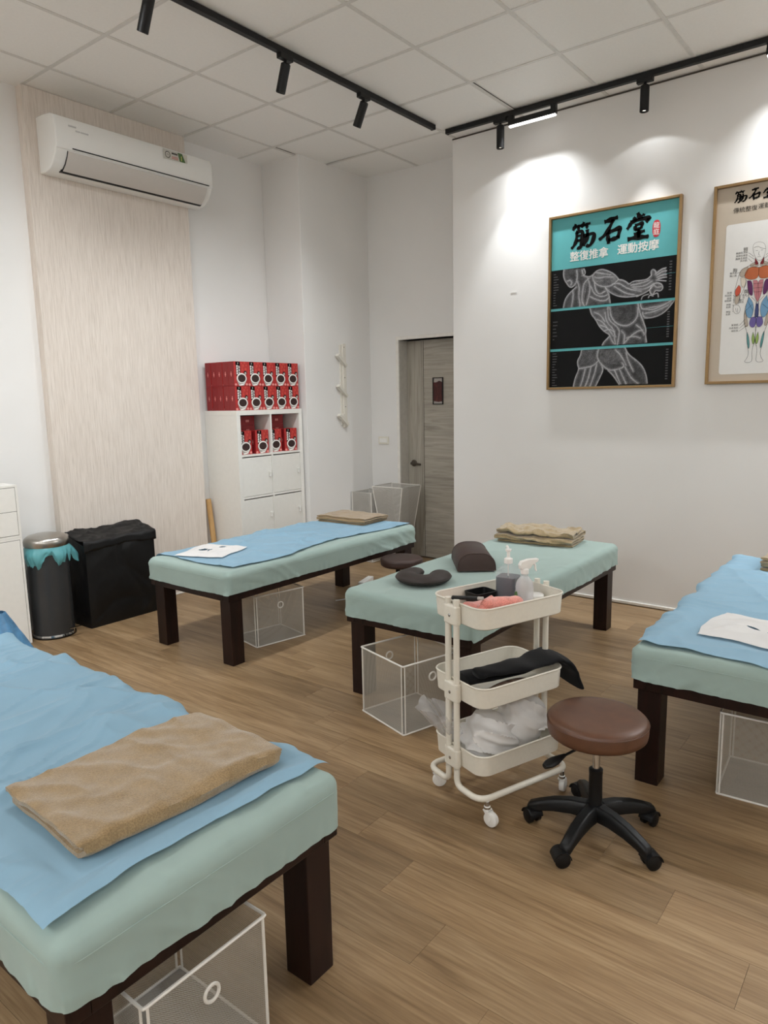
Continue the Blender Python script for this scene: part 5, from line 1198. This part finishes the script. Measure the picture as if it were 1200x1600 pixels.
MB().box(-0.028, 0.004, -0.030, -0.0, 0.09, 0.125).build('spacer', 'rackwood', cr_, bevel=0.002)

# ------------------------------------------------------------------ folding wire hamper and flat box by the door
bx = thing('wire_basket', 'flat fronted white mesh basket by the corner behind the back left bed', 'basket', (2.72, -0.155, 0))
def wire_frustum(t, top, bot, zt, zb=0.004, r=0.004, mat='meshfine'):
    T4 = [(x, y, zt) for x, y in top]; B4 = [(x, y, zb) for x, y in bot]
    MB().tube(T4, r, 6, True).build('rim_wire', 'wire', t, smooth=True); MB().tube(B4, r, 6, True).build('foot_wire', 'wire', t, smooth=True)
    for a, b in zip(T4, B4): MB().tube([a, b], r, 6).build('corner_wire', 'wire', t, smooth=True)
    n = len(T4)
    for k in range(n):
        a, b, c, d = [Vector(p) for p in (B4[k], B4[(k+1) % n], T4[(k+1) % n], T4[k])]
        o = (a+b)/2; ex = (b-a).normalized(); nz = ex.cross((d-a)).normalized(); ey = nz.cross(ex)
        Mx = Matrix(((ex.x, ey.x, nz.x, o.x), (ex.y, ey.y, nz.y, o.y), (ex.z, ey.z, nz.z, o.z), (0, 0, 0, 1))); inv = Mx.inverted()
        q = MB().quad(*[tuple(inv @ p) for p in (a, b, c, d)]); ob = q.build('mesh_panel', mat, t); ob.matrix_local = Mx
wire_frustum(bx, [(-0.13, 0.10), (-0.13, -0.125), (0.12, -0.125), (0.12, 0.10)], [(-0.13, 0.10), (-0.13, -0.125), (0.12, -0.125), (0.12, 0.10)], 0.648)
hm = thing('wire_hamper', 'white wire mesh hamper flaring towards the top in front of the grey door', 'hamper', (2.70, -0.46, 0))
wire_frustum(hm, [(-0.10, 0.172), (-0.10, -0.165), (0.19, -0.165), (0.19, 0.172)], [(-0.06, 0.05), (-0.06, -0.05), (0.14, -0.05), (0.14, 0.05)], 0.712)

# ------------------------------------------------------------------ left side: cabinet, bin, hamper
def cab(name, label, x0, x1, y0, y1, z0, z1, fronts, cat):
    t = thing(name, label, cat, (x0, y0, z0)); w_, d_, h_ = x1-x0, y1-y0, z1-z0; p = 0.014
    MB().box(0, w_, 0, d_, h_-p, h_).build('top_panel', 'white', t, bevel=0.001); MB().box(0, w_, 0, d_, 0, p).build('bottom_panel', 'white', t, bevel=0.001)
    for x in (0, w_-p): MB().box(x, x+p, 0, d_, p, h_-p).build('side_panel', 'white', t, bevel=0.001)
    MB().box(p, w_-p, d_-0.006, d_, p, h_-p).build('back_panel', 'white', t)
    MB().box(p, w_-p, 0.004, 0.008, p, h_-p).build('shadow_board', 'groove', t)
    for (a, b, c, d, nm) in fronts: MB().box(a, b, -0.002, 0.006, c, d).build(nm, 'white', t, bevel=0.001)
    return t
CX0, CX1, CY0, CY1 = -1.16, -0.362, 0.145, 0.398
cab('storage_cabinet', 'white cabinet with a plain door at the left edge, below the drawers', CX0, CX1, CY0, CY1, 0.0, 0.688, [(0.017, 0.398, 0.017, 0.671, 'door'), (0.401, 0.781, 0.017, 0.671, 'door')], 'cabinet')
cab('drawer_unit', 'white drawer unit on top of the cabinet at the left edge', CX0, CX1, CY0, CY1, 0.689, 1.018, [(0.017, 0.781, 0.017, 0.163, 'drawer'), (0.017, 0.781, 0.166, 0.312, 'drawer')], 'drawer unit')
nb = thing('water_bottle', 'dark navy bottle on the white drawer unit at the left edge', 'bottle', (-0.468, 0.25, 1.0183))
MB().lathe([(0.032, 0), (0.036, 0.004), (0.035, 0.10), (0.030, 0.155), (0.018, 0.165)], 24).build('bottle_body', 'navy', nb, smooth=True)
MB().lathe([(0.020, 0.163), (0.020, 0.185), (0.0, 0.187)], 20).build('cap', 'black', nb, smooth=True)
bn = thing('pedal_bin', 'graphite pedal bin with a steel lid and a teal liner', 'bin', (-0.188, 0.195, 0))
MB().lathe([(0.131, 0.0), (0.134, 0.004), (0.134, 0.016)], 48).build('base_ring', 'black', bn, smooth=True)
MB().lathe([(0.1345, 0.012), (0.131, 0.024), (0.128, 0.026)], 48, caps=False).build('chrome_ring', 'chrome', bn, smooth=True)
MB().lathe([(0.126, 0.016), (0.126, 0.60), (0.118, 0.60), (0.118, 0.10)], 48).build('bin_body', 'bindark', bn, smooth=True, angle=40)
MB().lathe([(0.133, 0.604), (0.136, 0.612), (0.136, 0.634), (0.132, 0.650), (0.110, 0.668), (0.06, 0.680), (0.0, 0.683)], 48).build('lid', 'steel', bn, smooth=True, angle=50)
pd = MB(); pd.box(0.02, 0.10, -0.168, -0.150, 0.058, 0.062); pd.tube([(0.055, -0.155, 0.059), (0.060, -0.142, 0.030), (0.064, -0.128, 0.020)], 0.003, 6); pd.M = Matrix.Identity(4); pd.build('pedal', 'chrome', bn, smooth=True, angle=30)
n, mm = 150, 14
a_, s_ = np.meshgrid(np.linspace(0, 2*PI, n), np.linspace(0, 1, mm), indexing='ij')
fl_n = 0.5+0.5*fbm(np.cos(a_)*3.2+5, np.sin(a_)*3.2+5, 3); hang = 0.05+0.085*np.clip((fl_n-0.25)*2.2, 0, 1)
rad_ = 0.128+0.006*s_+0.016*np.sin(s_*PI)*(0.4+fl_n)+0.010*vnoise(a_*9, s_*3, 5)*s_+0.055*np.exp(-((a_-6.05)/0.30)**2)*s_
g = np.stack([rad_*np.cos(a_), rad_*np.sin(a_), 0.606-hang*s_+0.006*vnoise(a_*11, s_*2, 8)*s_], -1); g[-1] = g[0]
m = MB().grid(g); m.build('liner', 'bagblue', bn, smooth=True, angle=180)

hp_ = thing('laundry_hamper', 'black fabric laundry hamper with a folded flap beside the pedal bin', 'hamper', (0.275, 0.20, 0))
bm = bmesh.new(); N1 = 26
def hgrid(fn, n, m_):
    vs = [[bm.verts.new(fn(i/n, j/m_)) for j in range(m_+1)] for i in range(n+1)]
    for i in range(n):
        for j in range(m_): bm.faces.new((vs[i][j], vs[i+1][j], vs[i+1][j+1], vs[i][j+1]))
hx, hy, hz = 0.262, 0.113, 0.575
hgrid(lambda a, b: (-hx+2*hx*a, -hy, hz*b), 40, 40); hgrid(lambda a, b: (-hx+2*hx*a, hy, hz*b), 40, 40)
hgrid(lambda a, b: (-hx, -hy+2*hy*a, hz*b), 16, 40); hgrid(lambda a, b: (hx, -hy+2*hy*a, hz*b), 16, 40)
hgrid(lambda a, b: (-hx+2*hx*a, -hy+2*hy*b, hz), 40, 16)
bmesh.ops.remove_doubles(bm, verts=bm.verts, dist=1e-5)
for v in bm.verts:
    x, y, z = v.co
    back = (y+hy)/(2*hy)
    v.co.z += back*0.045*(z/hz)+0.012*float(fbm(x*6, y*6+z*3, 5))*(z/hz)+0.02*(x/hx)*(z/hz)*0.6
    bul = float(ridge(x*3.2+z*2.9+0.4, z*1.6-x*1.6+y*4, 17, 7))*0.016+float(ridge(x*2.0-z*3.0, z*1.5+x*2+3, 23, 8))*0.014+float(fbm(x*5+y*7, z*5, 8))*0.014
    e = min(1, min(z, hz-z)/0.06+0.2)
    if abs(abs(y)-hy) < 1e-4: v.co.y += math.copysign((bul-0.008)*e, y)*min(1, (hx-abs(x))/0.05+0.15)
    if abs(abs(x)-hx) < 1e-4: v.co.x += math.copysign((bul-0.006)*e, x)*min(1, (hy-abs(y))/0.04+0.15)
bm.verts.index_update(); m = MB(); m.v = [tuple(v.co) for v in bm.verts]; m.f = [tuple(v.index for v in f.verts) for f in bm.faces]; m.mi = [0]*len(m.f); bm.free()
m.build('hamper_body', 'bagblack', hp_, smooth=True, angle=35)
u, v = np.meshgrid(np.linspace(0, 1, 60), np.linspace(0, 1, 22), indexing='ij')
X = -hx-0.014+(2*hx+0.028)*u; s = v*0.300
Yf = np.where(s < 0.235, 0.112-s, -0.123-0.006*np.sin(u*9)); Zf = np.where(s < 0.235, hz+0.058-0.046*(s/0.235), hz+0.012-(s-0.235)*(0.95+0.2*vnoise(u*3, u*0, 4)))
Zf = Zf+0.012*u+0.014*fbm(u*6, v*4, 9)+0.012*ridge(u*4+v*5, v*4-u*2, 12, 5)+0.012*fbm(u*2.3, v*0, 14)
m = MB().grid(np.stack([X, Yf, Zf], -1)); m.build('lid_flap', 'bagblack', hp_, smooth=True, angle=180, solid=0.003)
u, v = np.meshgrid(np.linspace(0, 1, 8), np.linspace(0, 1, 14), indexing='ij')
m = MB().grid(np.stack([hx+0.012+0.010*np.sin(v*3), 0.10-0.20*v, hz+0.07-0.045*v-0.05*u], -1)); m.build('side_flap', 'bagblack', hp_, smooth=True, angle=180, solid=0.003)

bb = thing('plastic_bag', 'blue printed plastic bag slumped between the cabinet and the nearest bed', 'bag', (-0.88, -0.62, 0))
u, v = np.meshgrid(np.linspace(0, 1, 30), np.linspace(0, 1, 26), indexing='ij')
a = u*2*PI; R_ = (0.20-0.16*v**1.3)*(1+0.12*vnoise(u*0+np.cos(a)*3, np.sin(a)*3+v*4, 6)+0.12*ridge(np.cos(a)*3, np.sin(a)*3+v*2, 8, 3))
g = np.stack([R_*np.cos(a), R_*0.8*np.sin(a), 0.002+0.46*v], -1); g[-1] = g[0]
MB().grid(g).build('bag_body', 'bluebag', bb, smooth=True, angle=60)

# ------------------------------------------------------------------ things by the corner: pole, cords
tag(MB().tube([(1.268, 0.290, 0.013), (1.252, 0.350, 0.715)], 0.022, 18).build('wooden_pole', 'tanwood', None, smooth=True, angle=40), 'round tan wooden pole leaning in the gap beside the shelf unit', 'pole')
cb = MB(); cb.tube(fillet([(1.225, 0.27, 0.006), (1.235, 0.25, 0.05), (1.25, 0.23, 0.09), (1.262, 0.26, 0.05), (1.24, 0.24, 0.02), (1.22, 0.21, 0.006), (1.12, 0.18, 0.005), (1.02, 0.22, 0.005)], 0.03, 5), 0.005, 8)
tag(cb.build('white_cord', 'whitepl', None, smooth=True), 'white cord bunched on the floor at the foot of the beige panel', 'cord')
ps = thing('power_strip', 'white power strip on the floor under the far end of the back left bed', 'power strip', (1.98, -0.70, 0), 0.3)
MB().box(-0.11, 0.11, -0.025, 0.025, 0, 0.035).build('strip_body', 'whitepl', ps, bevel=0.005)
MB().tube(fillet([(-0.105, 0, 0.02), (-0.18, -0.06, 0.005), (-0.26, -0.12, 0.005), (-0.34, -0.06, 0.005), (-0.46, -0.07, 0.005), (-0.56, 0.02, 0.005)], 0.05, 6), 0.0045, 8).build('cord', 'whitepl', ps, smooth=True)
